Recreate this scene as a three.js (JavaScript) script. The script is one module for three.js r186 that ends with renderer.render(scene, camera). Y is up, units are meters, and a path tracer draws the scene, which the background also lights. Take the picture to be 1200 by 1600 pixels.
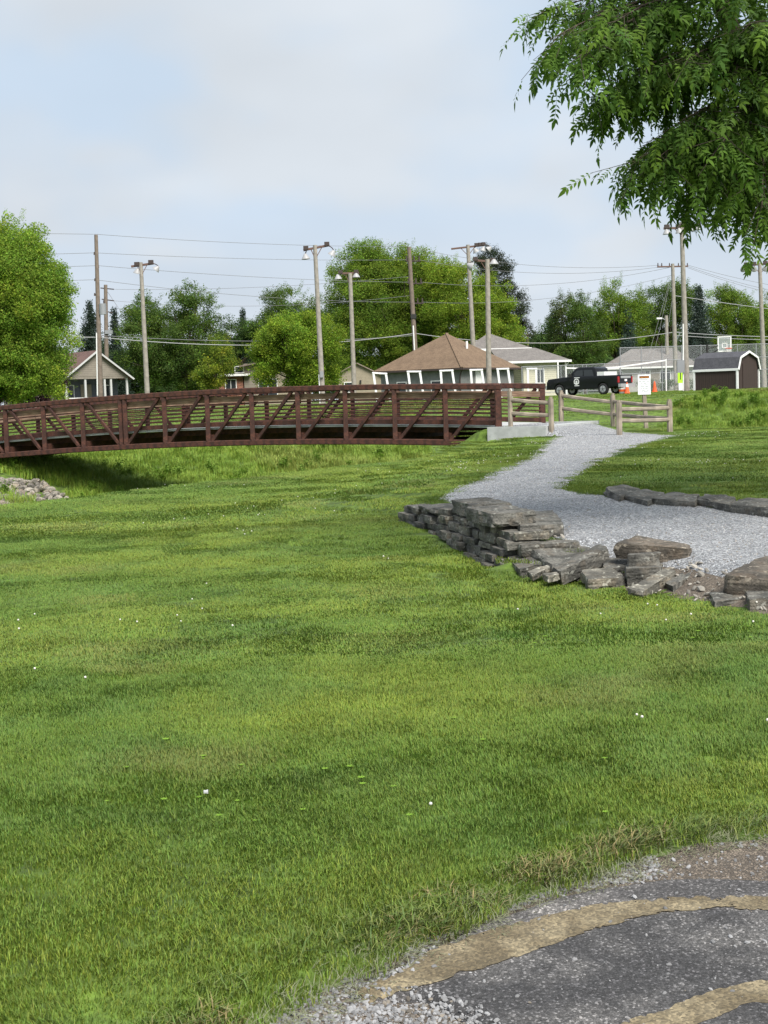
import * as THREE from 'three';
import { mergeGeometries, toCreasedNormals } from 'three/addons/utils/BufferGeometryUtils.js';

// ---------------------------------------------------------------- camera, sky, sun, exposure
const scene = new THREE.Scene();
const renderer = new THREE.WebGLRenderer({ antialias: true });
renderer.toneMapping = THREE.LinearToneMapping;
renderer.toneMappingExposure = 1.7;
renderer.shadowMap.enabled = true;
const EYE = 1.6, FPX = 2219;
const camera = new THREE.PerspectiveCamera(2 * Math.atan(800 / FPX) * 180 / Math.PI, 0.75, 0.1, 6000);
camera.position.set(0, EYE, 0);
camera.rotation.set(-0.0800, 0, -0.0314, 'YXZ');
camera.updateMatrixWorld(true);
const sun = new THREE.DirectionalLight(new THREE.Color(1.0, 0.95, 0.87), 3.6);
const SUNDIR = new THREE.Vector3(0.38, 1.0, 0.74).normalize();
sun.position.copy(SUNDIR).multiplyScalar(120).add(new THREE.Vector3(0, 0, -50));
sun.target.position.set(0, 0, -50);
sun.shadow.radius = 60;
sun.castShadow = true;
sun.shadow.mapSize.set(4096, 4096);
Object.assign(sun.shadow.camera, { left: -70, right: 70, top: 90, bottom: -90, near: 1, far: 300 });
scene.add(sun, sun.target);

// ---------------------------------------------------------------- noise
const hash2 = (x, y, s = 0) => { let h = Math.imul(x | 0, 374761393) ^ Math.imul(y | 0, 668265263) ^ Math.imul(s | 0, 1274126177); h = Math.imul(h ^ (h >>> 13), 1274126177); h ^= h >>> 16; h = Math.imul(h, 2246822519); h ^= h >>> 13; return (h >>> 0) / 4294967296; };
const sm = (t) => t * t * (3 - 2 * t);
function vnoise(x, y, s = 0, per = 0) {
  const ix = Math.floor(x), iy = Math.floor(y), fx = sm(x - ix), fy = sm(y - iy);
  const w = per ? (a) => ((a % per) + per) % per : (a) => a;
  const a = hash2(w(ix), w(iy), s), b = hash2(w(ix + 1), w(iy), s), c = hash2(w(ix), w(iy + 1), s), d = hash2(w(ix + 1), w(iy + 1), s);
  return a + (b - a) * fx + (c - a) * fy + (a - b - c + d) * fx * fy;
}
function fbm(x, y, oct = 4, s = 0, per = 0) { let v = 0, a = 0.5, n = 0; for (let i = 0; i < oct; i++) { v += a * vnoise(x, y, s + i * 17, per); n += a; a *= 0.5; x *= 2; y *= 2; per *= 2; } return v / n; }
function worley(x, y, s = 0, per = 0) {   // [F1, F2, id]
  const ix = Math.floor(x), iy = Math.floor(y); let f1 = 9, f2 = 9, id = 0;
  for (let j = -1; j <= 1; j++) for (let i = -1; i <= 1; i++) {
    let cx = ix + i, cy = iy + j; const wx = per ? ((cx % per) + per) % per : cx, wy = per ? ((cy % per) + per) % per : cy;
    const px = cx + hash2(wx, wy, s), py = cy + hash2(wx, wy, s + 7), d = Math.hypot(px - x, py - y);
    if (d < f1) { f2 = f1; f1 = d; id = hash2(wx, wy, s + 13); } else if (d < f2) f2 = d;
  }
  return [f1, f2, id];
}
function n3(x, y, z, s = 0) { const iz = Math.floor(z), f = sm(z - iz); return vnoise(x, y, s + iz * 31) * (1 - f) + vnoise(x, y, s + (iz + 1) * 31) * f; }
function rng(seed) { let a = seed | 0; return () => { a = (a + 0x6d2b79f5) | 0; let t = Math.imul(a ^ (a >>> 15), 1 | a); t = (t + Math.imul(t ^ (t >>> 7), 61 | t)) ^ t; return ((t ^ (t >>> 14)) >>> 0) / 4294967296; }; }
const smooth = (a, b, x) => { const t = Math.min(1, Math.max(0, (x - a) / (b - a))); return t * t * (3 - 2 * t); };
const lerp = (a, b, t) => a + (b - a) * t, clamp = (x, a, b) => Math.min(b, Math.max(a, x));
const v3 = (x, y, z) => new THREE.Vector3(x, y, z);
const col = (r, g, b) => new THREE.Color().setRGB(r, g, b);

// sky: thin high cloud with pale blue openings, the same all the way round
{
  const W = 1024, Hh = 512, data = new Float32Array(W * Hh * 4);
  for (let r = 0; r < Hh; r++) {
    const up = ((r + 0.5) / Hh - 0.5) * Math.PI, y = Math.sin(up), cu = Math.cos(up);
    for (let c = 0; c < W; c++) {
      const a = ((c + 0.5) / W - 0.5) * 2 * Math.PI, x = Math.cos(a) * cu, z = Math.sin(a) * cu;
      const yy = Math.max(y, 0), k = 1 / (yy + 0.22);
      const px = x * k, pz = z * k;
      let n = fbm(px * 1.9 + 3.1, pz * 1.9 + 40, 6, 5) * 0.62 + fbm(px * 5.5 + 9, pz * 3.6 + 2, 5, 11) * 0.38;
      let cloud = 0.34 + 0.66 * smooth(0.36, 0.60, n);
      cloud = Math.max(cloud, 1 - smooth(0.0, 0.22, yy) * 0.9) ;
      const shade = 0.94 + 0.12 * (fbm(px * 3 + 20, pz * 3, 5, 21) - 0.5) * 2;
      const blue = [0.50, 0.69, 0.92], white = [0.745 * shade, 0.805 * shade, 0.872 * shade];
      const i = (r * W + c) * 4;
      const low = y < 0 ? [0.72, 0.76, 0.83] : null;
      for (let q = 0; q < 3; q++) data[i + q] = 0.60 * (low ? low[q] : lerp(blue[q], white[q], 0.28 + 0.72 * cloud));
      data[i + 3] = 1;
    }
  }
  const t = new THREE.DataTexture(data, W, Hh, THREE.RGBAFormat, THREE.FloatType);
  t.mapping = THREE.EquirectangularReflectionMapping; t.magFilter = THREE.LinearFilter; t.minFilter = THREE.LinearFilter; t.needsUpdate = true;
  scene.background = t; scene.environment = t;
}

// ---------------------------------------------------------------- helpers
const taken = new Map();
function numbered(n) { const k = taken.get(n) ?? -1; taken.set(n, k + 1); return k < 0 ? n : n + '_' + String(k + 1).padStart(3, '0'); }
function tag(o, label, category, group, kind) { if (label) o.userData.label = label; if (category) o.userData.category = category; if (group) o.userData.group = group; if (kind) o.userData.kind = kind; return o; }
function shade(o) { o.castShadow = true; o.receiveShadow = true; return o; }
function thing(name, label, category, pos, group, turn = 0) { const g = new THREE.Group(); g.name = numbered(name); if (pos) g.position.copy(pos); g.rotation.y = turn; tag(g, label, category, group); scene.add(g); return g; }
function mesh(name, geo, mat, parent, pos) { const m = shade(new THREE.Mesh(geo, mat)); m.name = parent ? name : numbered(name); if (pos) m.position.copy(pos); (parent ?? scene).add(m); return m; }
function structure(name, geo, mat, label, category) { const m = mesh(name, geo, mat); m.userData.kind = 'structure'; tag(m, label, category); return m; }
const RAY = (px, py) => { const v = v3((px - 600) / FPX, (800 - py) / FPX, -1).applyEuler(camera.rotation); return v.multiplyScalar(-1 / v.z); };
const V = (px, py, d) => RAY(px, py).multiplyScalar(d).add(camera.position);   // a place from the survey of the photograph: bearing and distance
function boxUV(g, tile = 1) {   // uv in metres / tile from the dominant axis
  if (g.index) g = g.toNonIndexed();
  const p = g.attributes.position, uv = new Float32Array(p.count * 2), a = v3(), b = v3(), c = v3(), n = v3();
  for (let i = 0; i < p.count; i += 3) {
    a.fromBufferAttribute(p, i); b.fromBufferAttribute(p, i + 1); c.fromBufferAttribute(p, i + 2);
    n.copy(b).sub(a).cross(c.clone().sub(a)); const x = Math.abs(n.x), y = Math.abs(n.y), z = Math.abs(n.z);
    [a, b, c].forEach((q, k) => { const s = x > y && x > z ? [q.z, q.y] : y > z ? [q.x, q.z] : [q.x, q.y]; uv[(i + k) * 2] = s[0] / tile; uv[(i + k) * 2 + 1] = s[1] / tile; });
  }
  g.setAttribute('uv', new THREE.BufferAttribute(uv, 2));
  return g;
}
function box(w, h, d, x = 0, y = 0, z = 0, tile = 1) { const g = boxUV(new THREE.BoxGeometry(w, h, d), tile); g.translate(x, y, z); g.computeVertexNormals(); return g; }
function merge(list) { return mergeGeometries(list.map((g) => { const q = g.index ? g.toNonIndexed() : g; for (const k of Object.keys(q.attributes)) if (!['position', 'normal', 'uv'].includes(k)) q.deleteAttribute(k); if (!q.attributes.uv) q.setAttribute('uv', new THREE.BufferAttribute(new Float32Array(q.attributes.position.count * 2), 2)); return q; })); }
// a bar of chamfered rectangular section swept along points; w across, h up
function sweep(pts, w, h, ch = 0.12, tile = 1) {
  const c = Math.min(w, h) * ch, W = w / 2, Hh = h / 2;
  const prof = [[-W + c, -Hh], [W - c, -Hh], [W, -Hh + c], [W, Hh - c], [W - c, Hh], [-W + c, Hh], [-W, Hh - c], [-W, -Hh + c]];
  const pos = [], uv = [], rings = [], up = v3(0, 1, 0); let len = 0; const lens = [];
  pts.forEach((p, i) => {
    const t = v3().copy(pts[Math.min(i + 1, pts.length - 1)]).sub(pts[Math.max(i - 1, 0)]).normalize();
    const s = (Math.abs(t.y) > 0.97 ? v3().crossVectors(t, v3(0, 0, 1)) : v3().crossVectors(t, up)).normalize(), u = v3().crossVectors(s, t).normalize();
    rings.push(prof.map(([a, b]) => v3().copy(p).addScaledVector(s, a).addScaledVector(u, b)));
    if (i) len += p.distanceTo(pts[i - 1]); lens.push(len);
  });
  const per = [0]; for (let k = 1; k <= 8; k++) per.push(per[k - 1] + Math.hypot(prof[k % 8][0] - prof[k - 1][0], prof[k % 8][1] - prof[k - 1][1]));
  const tri = (a, b, c, ua, ub, uc) => { for (const q of [a, b, c]) pos.push(q.x, q.y, q.z); uv.push(...ua, ...ub, ...uc); };
  for (let i = 0; i < rings.length - 1; i++) for (let k = 0; k < 8; k++) {
    const a = rings[i][k], b = rings[i][(k + 1) % 8], d = rings[i + 1][k], e = rings[i + 1][(k + 1) % 8], u0 = lens[i] / tile, u1 = lens[i + 1] / tile, q0 = per[k] / tile, q1 = per[k + 1] / tile;
    tri(a, e, b, [u0, q0], [u1, q1], [u0, q1]); tri(a, d, e, [u0, q0], [u1, q0], [u1, q1]);
  }
  for (const [ring, f] of [[rings[0], 1], [rings[rings.length - 1], -1]]) for (let k = 1; k < 7; k++) { const [b, c2] = f > 0 ? [ring[k], ring[k + 1]] : [ring[k + 1], ring[k]]; tri(ring[0], b, c2, [0, 0], [w / tile, 0], [w / tile, h / tile]); }
  const g = new THREE.BufferGeometry(); g.setAttribute('position', new THREE.Float32BufferAttribute(pos, 3)); g.setAttribute('uv', new THREE.Float32BufferAttribute(uv, 2)); g.computeVertexNormals(); return g;
}
const bar = (a, b, w, h, ch, tile) => sweep([a, b], w, h, ch, tile);
function tube(pts, r, seg = 6) { const c = pts.length > 2 ? new THREE.CatmullRomCurve3(pts) : new THREE.LineCurve3(pts[0], pts[1]); return new THREE.TubeGeometry(c, pts.length > 2 ? Math.max(4, pts.length * 3) : 1, r, seg, false); }
function taper(pts, rads, seg = 8) {   // a tapering limb through pts
  const pos = [], uv = [], idx = []; let len = 0;
  pts.forEach((p, i) => {
    const t = v3().copy(pts[Math.min(i + 1, pts.length - 1)]).sub(pts[Math.max(i - 1, 0)]).normalize();
    const s = v3().crossVectors(t, Math.abs(t.x) > 0.9 ? v3(0, 0, 1) : v3(1, 0, 0)).normalize(), u = v3().crossVectors(s, t);
    if (i) len += p.distanceTo(pts[i - 1]);
    for (let k = 0; k <= seg; k++) { const a = k / seg * 2 * Math.PI; const q = v3().copy(p).addScaledVector(s, Math.cos(a) * rads[i]).addScaledVector(u, Math.sin(a) * rads[i]); pos.push(q.x, q.y, q.z); uv.push(k / seg * rads[0] * 6, len); }
  });
  for (let i = 0; i < pts.length - 1; i++) for (let k = 0; k < seg; k++) { const a = i * (seg + 1) + k, b = a + 1, c = a + seg + 1, d = c + 1; idx.push(a, b, c, b, d, c); }
  const e = pts.length - 1; const base = e * (seg + 1); for (let k = 1; k < seg - 1; k++) idx.push(base, base + k, base + k + 1);
  const g = new THREE.BufferGeometry(); g.setAttribute('position', new THREE.Float32BufferAttribute(pos, 3)); g.setAttribute('uv', new THREE.Float32BufferAttribute(uv, 2)); g.setIndex(idx); g.computeVertexNormals(); return g;
}
function sdPoly(P, x, y) { let d = 1e9, s = 1; for (let i = 0, j = P.length - 1; i < P.length; j = i++) { const ex = P[j][0] - P[i][0], ey = P[j][1] - P[i][1], wx = x - P[i][0], wy = y - P[i][1], t = clamp((wx * ex + wy * ey) / (ex * ex + ey * ey), 0, 1), bx = wx - ex * t, by = wy - ey * t; d = Math.min(d, bx * bx + by * by); const c1 = y >= P[i][1], c2 = y < P[j][1], c3 = ex * wy > ey * wx; if ((c1 && c2 && c3) || (!c1 && !c2 && !c3)) s = -s; } return s * Math.sqrt(d); }   // negative inside
function dLine(P, x, y) { let d = 1e9; for (let i = 0; i < P.length - 1; i++) { const ex = P[i + 1][0] - P[i][0], ey = P[i + 1][1] - P[i][1], wx = x - P[i][0], wy = y - P[i][1], t = clamp((wx * ex + wy * ey) / (ex * ex + ey * ey), 0, 1); d = Math.min(d, (wx - ex * t) ** 2 + (wy - ey * t) ** 2); } return Math.sqrt(d); }

// ---------------------------------------------------------------- textures (colour, grain and wear only)
function makeTex(size, fn, srgb = true, repeat) {
  const d = new Uint8Array(size * size * 4);
  for (let y = 0; y < size; y++) for (let x = 0; x < size; x++) { const c = fn(x / size, y / size); const i = (y * size + x) * 4; if (typeof c === 'number') d[i] = d[i + 1] = d[i + 2] = clamp(c, 0, 1) * 255; else { d[i] = clamp(c[0], 0, 1) * 255; d[i + 1] = clamp(c[1], 0, 1) * 255; d[i + 2] = clamp(c[2], 0, 1) * 255; } d[i + 3] = 255; }
  const t = new THREE.DataTexture(d, size, size); t.wrapS = t.wrapT = THREE.RepeatWrapping; t.magFilter = THREE.LinearFilter; t.minFilter = THREE.LinearMipmapLinearFilter; t.generateMipmaps = true; if (srgb) t.colorSpace = THREE.SRGBColorSpace; if (repeat) t.repeat.set(repeat, repeat); t.needsUpdate = true; return t;
}
const S = (c, k) => [c[0] * k / 255, c[1] * k / 255, c[2] * k / 255];
const mixc = (a, b, t) => [lerp(a[0], b[0], t), lerp(a[1], b[1], t), lerp(a[2], b[2], t)];
const texSteel = makeTex(512, (u, v) => { const n = fbm(u * 8, v * 8, 5, 1, 8), m = fbm(u * 40, v * 40, 3, 4, 40), k = 0.72 + 0.5 * m; return S(mixc([58, 33, 26], [82, 48, 37], smooth(0.3, 0.7, n)), k); });
const texSteelB = makeTex(256, (u, v) => fbm(u * 40, v * 40, 4, 8, 40), false);
const texWood = makeTex(512, (u, v) => { const g = fbm(u * 3, v * 60, 4, 2, 0 || 3) , k = 0.75 + 0.5 * vnoise(u * 4, v * 96, 3, 4); return S(mixc([128, 116, 102], [168, 158, 144], g), k * (0.85 + 0.3 * fbm(u * 6, v * 6, 3, 9, 6))); });
const texWoodB = makeTex(256, (u, v) => vnoise(u * 4, v * 64, 3, 4), false);
const texBoard = makeTex(512, (u, v) => { const k = 0.8 + 0.4 * vnoise(u * 4, v * 64, 6, 4); return S(mixc([112, 84, 66], [146, 122, 102], fbm(u * 5, v * 12, 4, 5, 5)), k); });
const texPole = makeTex(512, (u, v) => { const g = fbm(u * 24, v * 2, 4, 7, 2); return S(mixc([122, 116, 108], [166, 160, 152], g), 0.8 + 0.4 * fbm(u * 4, v * 4, 4, 12, 4)); });
const texConc = makeTex(512, (u, v) => { const n = fbm(u * 6, v * 6, 5, 31, 6), p = worley(u * 70, v * 70, 3, 70)[0] < 0.16 && hash2(u * 70 | 0, v * 70 | 0, 4) > 0.8 ? 0.7 : 1; return S([168, 170, 170], (0.86 + 0.28 * n) * p); });
const texStone = makeTex(1024, (u, v) => {
  const n = fbm(u * 6, v * 6, 6, 41, 6), f = fbm(u * 60, v * 60, 3, 43, 60), lay = vnoise(u * 6, v * 48, 45, 6);
  let c = mixc([72, 71, 67], [110, 108, 102], smooth(0.3, 0.7, n)); c = mixc(c, [98, 80, 60], smooth(0.55, 0.75, fbm(u * 9, v * 9, 4, 47, 9)) * 0.22);
  const li = fbm(u * 22, v * 22, 4, 51, 22); c = mixc(c, [158, 158, 150], smooth(0.66, 0.74, li) * 0.75);
  return S(c, 0.68 + 0.5 * f + 0.16 * (lay - 0.5));
});
const texStoneB = makeTex(1024, (u, v) => 0.45 * fbm(u * 16, v * 16, 6, 61, 16) + 0.3 * vnoise(u * 8, v * 56, 63, 8) + 0.25 * fbm(u * 90, v * 90, 3, 65, 90), false);
const gravCell = (() => { const n = 1024, c = new Float32Array(n * n * 3); for (let y = 0; y < n; y++) for (let x = 0; x < n; x++) c.set(worley(x / n * 90, y / n * 90, 71, 90), (y * n + x) * 3); return (u, v) => { const i = ((v * n | 0) * n + (u * n | 0)) * 3; return [c[i], c[i + 1], c[i + 2]]; }; })();
const texGravel = makeTex(1024, (u, v) => { const w = gravCell(u, v), k = 0.62 + 0.5 * w[2], e = smooth(0.0, 0.16, w[1] - w[0]); return S(mixc([160, 163, 168], [198, 200, 204], fbm(u * 5, v * 5, 4, 73, 5)), k * (0.62 + 0.38 * e)); });
const texGravelB = makeTex(1024, (u, v) => { const w = gravCell(u, v); return smooth(0, 0.4, w[1] - w[0]) * (0.4 + 0.6 * w[2]); }, false);
const asphCell = (() => { const n = 1024, c = new Float32Array(n * n * 3); for (let y = 0; y < n; y++) for (let x = 0; x < n; x++) { const w = worley(x / n * 110, y / n * 110, 81, 110); c.set(w, (y * n + x) * 3); } return (u, v) => { const i = ((v * n | 0) * n + (u * n | 0)) * 3; return [c[i], c[i + 1], c[i + 2]]; }; })();
const texAsph = makeTex(1024, (u, v) => { const w = asphCell(u, v), m = fbm(u * 5, v * 5, 5, 83, 5), s = w[2] > 0.9 ? 1.5 : 0.7 + 0.5 * w[2]; return S(mixc([66, 65, 66], [98, 96, 95], smooth(0.3, 0.7, m)), s * (0.6 + 0.4 * smooth(0, 0.2, w[1] - w[0]))); });
const texAsphB = makeTex(1024, (u, v) => { const w = asphCell(u, v); return (1 - w[0]) * 0.6 + 0.4 * w[2]; }, false);
const texPaint = makeTex(1024, (u, v) => { const w = asphCell(u, v), m = fbm(u * 9, v * 9, 5, 93, 9); return S(mixc([120, 107, 82], [148, 135, 108], smooth(0.3, 0.7, m)), 0.66 + 0.45 * w[2] * (0.5 + 0.5 * m)); });
const texSoil = makeTex(1024, (u, v) => { const n = fbm(u * 24, v * 24, 5, 101, 24), p = fbm(u * 4, v * 4, 4, 103, 4); return S(mixc([66, 88, 32], [94, 116, 42], p), 0.6 + 0.75 * n); });
const texSoilB = makeTex(512, (u, v) => fbm(u * 30, v * 30, 5, 105, 30), false);
const texDirt = makeTex(1024, (u, v) => { const w = gravCell(u, v), n = fbm(u * 8, v * 8, 5, 113, 8); return S(mixc([112, 101, 90], [142, 130, 116], n), 0.6 + 0.55 * w[2] * smooth(0, 0.15, w[1] - w[0])); });
const texShingle = (a, b, s) => makeTex(512, (u, v) => { const row = Math.floor(v * 28), off = hash2(row, 3, s) ; const c = hash2(Math.floor((u + off) * 18) % 18, row, s), e = (v * 28) % 1 < 0.12 ? 0.72 : 1; return S(mixc(a, b, clamp(c * 0.5 + fbm(u * 5, v * 5, 4, s, 5) * 0.7, 0, 1)), (0.82 + 0.3 * vnoise(u * 120, v * 120, s, 120)) * e); });
const texSiding = (a, s) => makeTex(256, (u, v) => { const f = (v * 8) % 1; return S(a, (f < 0.09 ? 0.62 : 1) * (0.94 + 0.1 * fbm(u * 8, v * 8, 3, s, 8))); });
const texBark = makeTex(512, (u, v) => { const w = worley(u * 10, v * 5, 121, 0), n = fbm(u * 20, v * 10, 4, 123, 10); return S(mixc([70, 60, 52], [112, 100, 88], n), 0.6 + 0.6 * n); });

const std = (o) => new THREE.MeshStandardMaterial(o);
const M = {
  steel: std({ map: texSteel, bumpMap: texSteelB, bumpScale: 0.002, roughness: 0.8, metalness: 0.0 }),
  wood: std({ map: texWood, bumpMap: texWoodB, bumpScale: 0.004, roughness: 0.9 }),
  board: std({ map: texBoard, roughness: 0.85 }),
  pole: std({ map: texPole, roughness: 0.9 }),
  poleDark: std({ map: texPole, color: col(0.62, 0.54, 0.5), roughness: 0.9 }),
  conc: std({ map: texConc, roughness: 0.9, bumpMap: texConc, bumpScale: 0.003 }),
  stone: std({ map: texStone, bumpMap: texStoneB, bumpScale: 0.022, roughness: 0.95 }),
  stoneLight: std({ map: texStone, color: col(1.5, 1.46, 1.38), bumpMap: texStoneB, bumpScale: 0.018, roughness: 0.95 }),
  stoneRed: std({ map: texStone, color: col(1.0, 0.88, 0.79), bumpMap: texStoneB, bumpScale: 0.02, roughness: 0.95 }),
  gravel: std({ map: texGravel, bumpMap: texGravelB, bumpScale: 0.012, roughness: 1 }),
  asph: std({ map: texAsph, bumpMap: texAsphB, bumpScale: 0.003, roughness: 0.92 }),
  asphOld: std({ map: texAsph, color: col(1.45, 1.42, 1.38), bumpMap: texAsphB, bumpScale: 0.003, roughness: 0.95 }),
  paint: std({ map: texPaint, bumpMap: texAsphB, bumpScale: 0.0025, roughness: 0.9 }),
  dirt: std({ map: texDirt, bumpMap: texGravelB, bumpScale: 0.006, roughness: 1 }),
  sand: std({ map: texDirt, color: col(1.7, 1.6, 1.45), roughness: 1 }),
  white: std({ color: col(0.78, 0.78, 0.78), roughness: 0.6 }),
  galv: std({ color: col(0.3, 0.31, 0.33), roughness: 0.5, metalness: 0.3 }),
  darkMetal: std({ color: col(0.05, 0.035, 0.032), roughness: 0.7 }),
  brownMetal: std({ color: col(0.13, 0.075, 0.06), roughness: 0.75 }),
  wire: std({ color: col(0.2, 0.2, 0.21), roughness: 0.7 }),
  cable: std({ color: col(0.34, 0.34, 0.35), roughness: 0.7 }),
  bark: std({ map: texBark, roughness: 1 }),
  glass: std({ color: col(0.03, 0.035, 0.04), roughness: 0.08, metalness: 0.0 }),
  black: std({ color: col(0.02, 0.02, 0.02), roughness: 0.6 }),
};

// ---------------------------------------------------------------- the lie of the land: x to the right, d = -z away from the camera
const WALL = [[0.19, 17.2], [0.62, 15.4], [1.13, 13.2], [1.7, 12.5], [2.03, 11.7], [2.5, 10.87], [2.76, 10.2], [4.2, 9.0], [9, 7.4], [16, 6]];
const PLATEAU = [[0.49, 17.25], [0.92, 15.45], [1.43, 13.3], [2.3, 13.3], [2.65, 12.5], [2.95, 11.8], [3.25, 11.0], [3.6, 10.3], [4.8, 9.5], [9.2, 8.0], [16, 6.6], [60, 0], [60, 45], [7, 42], [5.2, 41.5], [3.4, 37.6], [4.35, 35.6], [3.7, 32.5], [3.25, 30], [2.45, 25.5], [1.35, 19.9], [0.8, 17.6]];
const NEAREDGE = [[-24, -8], [-14, 9.5], [-6, 22.8], [1.7, 36.0], [2.7, 38.0], [4.6, 41.2], [6.2, 41.0], [8.3, 38.6], [12, 37.0], [30, 36], [90, 34]];
const FAREDGE = [[-60, -30], [-41.6, 3.3], [-23.6, 34.1], [-13.4, 50], [-2.7, 67], [3, 72], [12, 75], [30, 74], [90, 70]];
const DITCH = [...NEAREDGE, ...[...FAREDGE].reverse()];
const ax = (x, d) => (x - 3.05) * 0.894 - (d - 37) * 0.448, bx_ = (x, d) => (x - 3.05) * 0.448 + (d - 37) * 0.894;   // along and across the bridge from its near corner
const hFar = (x, d) => 0.22 + 1.13 * smooth(45, 82, d + x * 0.4) + 0.12 * smooth(14, 26, x) ;
function hNear(x, d) {
  let h = 0.02 + 0.05 * smooth(18, 30, d) + 0.09 * smooth(13.4, 17, d) * (1 - smooth(20, 27, d)) * smooth(-3, 0, x);
  h -= 0.085 * smooth(8.3, 10.3, d) * (1 - smooth(13.2, 15.5, d)) * smooth(0.2, 1.4, x);
  const s = sdPoly(PLATEAU, x, d), w = d < 15 ? lerp(0.85, 0.14, smooth(12.9, 13.4, d)) : lerp(0.14, 3.2, smooth(17.0, 20.5, d));
  const T = 0.15 + 0.07 * smooth(11.5, 13.6, d) + 0.09 * smooth(13, 16, d) + 0.09 * smooth(15.5, 19, d) + 0.06 * smooth(19, 24, d) + 0.04 * smooth(24, 33, d);
  h = lerp(h, T, s <= 0 ? 1 : 1 - smooth(0, w, s));
  const a = ax(x, d), b = bx_(x, d);
  if (a > -1.5 && a < 3.2 && b > -1.2 && b < 5) h += (0.765 - T) * (1 - smooth(0.7, 3.0, a)) * smooth(-0.3, -0.1, b) * (1 - smooth(3.7, 4.4, b)) * smooth(-1.2, -0.4, a);
  h += 0.035 * (fbm(x * 0.7, d * 0.7, 3, 201) - 0.5) * smooth(4, 9, d);
  return h;
}
function H(x, d) {
  const s = d > 120 || x < -62 ? 1 : sdPoly(DITCH, x, d);
  if (s < 0) {
    const dn = dLine(NEAREDGE, x, d), df = dLine(FAREDGE, x, d), a = dn / (dn + df), hb = -1.7;
    const near = hNear(x, d), far = hFar(x, d), wob = 0.25 * (fbm(x * 0.25, d * 0.25, 3, 207) - 0.5);
    return a < 0.3 ? lerp(near, hb, smooth(0, 0.3, a)) : a < 0.42 ? hb : lerp(hb, far, smooth(0.42, 1, a)) + wob * smooth(0.42, 0.6, a) * (1 - smooth(0.85, 1, a));
  }
  const beyond = d > 60 || dLine(FAREDGE, x, d) < dLine(NEAREDGE, x, d);
  return beyond ? hFar(x, d) : hNear(x, d);
}
function G(px, py) { const r = RAY(px, py); let t0 = 2; for (let t = 2.5; t < 400; t += t < 60 ? 0.1 : 0.5) { if (EYE + r.y * t < H(r.x * t, t)) { let a = t0, b = t; for (let i = 0; i < 24; i++) { const m = (a + b) / 2; if (EYE + r.y * m < H(r.x * m, m)) b = m; else a = m; } return v3(r.x * b, H(r.x * b, b), -b); } t0 = t; } return v3(r.x * 400, 1.3, -400); }
const onGround = (x, d) => v3(x, H(x, d), -d);
const GX = (px, py) => { const g = G(px, py); return [g.x, -g.z]; };

// sheet clipped to field(x, d) < 0; yf gives the height
function sheet(xs, ds, field, yf, tile) {
  const pos = [], uv = [], nx = xs.length, F = [], Y = [];
  for (let j = 0; j < ds.length; j++) for (let i = 0; i < nx; i++) { F.push(field ? field(xs[i], ds[j]) : -1); Y.push(yf(xs[i], ds[j])); }
  const nrm = [], N3 = [], nd = ds.length;
  for (let j = 0; j < nd; j++) for (let i = 0; i < nx; i++) { const i0 = Math.max(i - 1, 0), i1 = Math.min(i + 1, nx - 1), j0 = Math.max(j - 1, 0), j1 = Math.min(j + 1, nd - 1), dx = (Y[j * nx + i1] - Y[j * nx + i0]) / (xs[i1] - xs[i0]), dd = (Y[j1 * nx + i] - Y[j0 * nx + i]) / (ds[j1] - ds[j0]), l = Math.hypot(dx, 1, dd); N3.push([-dx / l, 1 / l, dd / l]); }
  const emit = (P) => { for (let k = 1; k < P.length - 1; k++) for (const q of [P[0], P[k], P[k + 1]]) { pos.push(q[0], q[1], -q[2]); uv.push(q[0] / tile, q[2] / tile); nrm.push(q[4][0], q[4][1], q[4][2]); } };
  for (let j = 0; j < nd - 1; j++) for (let i = 0; i < nx - 1; i++) {
    const id = [j * nx + i, j * nx + i + 1, (j + 1) * nx + i + 1, (j + 1) * nx + i]; if (F[id[0]] >= 0 && F[id[1]] >= 0 && F[id[2]] >= 0 && F[id[3]] >= 0) continue;
    const P = id.map((k) => [xs[k % nx], Y[k], ds[(k / nx) | 0], F[k], N3[k]]);
    if (P.every((p) => p[3] < 0)) { emit(P); continue; }
    const out = []; P.forEach((p, k) => { const q = P[(k + 1) % 4]; if (p[3] < 0) out.push(p); if ((p[3] < 0) !== (q[3] < 0)) { const t = p[3] / (p[3] - q[3]); out.push([lerp(p[0], q[0], t), lerp(p[1], q[1], t), lerp(p[2], q[2], t), 0, p[4]]); } });
    if (out.length > 2) emit(out);
  }
  const g = new THREE.BufferGeometry(); g.setAttribute('position', new THREE.Float32BufferAttribute(pos, 3)); g.setAttribute('uv', new THREE.Float32BufferAttribute(uv, 2)); g.setAttribute('normal', new THREE.Float32BufferAttribute(nrm, 3));
  return g;
}
const range = (a, b, s) => { const o = []; for (let x = a; x < b - s * 0.01; x += s) o.push(x); o.push(b); return o; };
const PATHPOLY = [GX(690, 779), GX(760, 745), GX(830, 715), GX(853, 692), [3.95, 33.4], [4.42, 35.7], [3.25, 37.05], [4.5, 40.0], [5.9, 39.4], [6.4, 37.6], GX(1058, 681), GX(985, 701), GX(930, 725), GX(890, 752), GX(880, 764), GX(905, 772), GX(942, 774), GX(1060, 789), GX(1200, 800), [6.5, 14.2], [12, 13.2], [12, 8.2], [4.6, 9.7], [3.5, 10.4], GX(1122, 903), GX(1088, 894), GX(1030, 886), GX(940, 880), GX(895, 858), [1.5, 13.6], [0.95, 15.5]];
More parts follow.
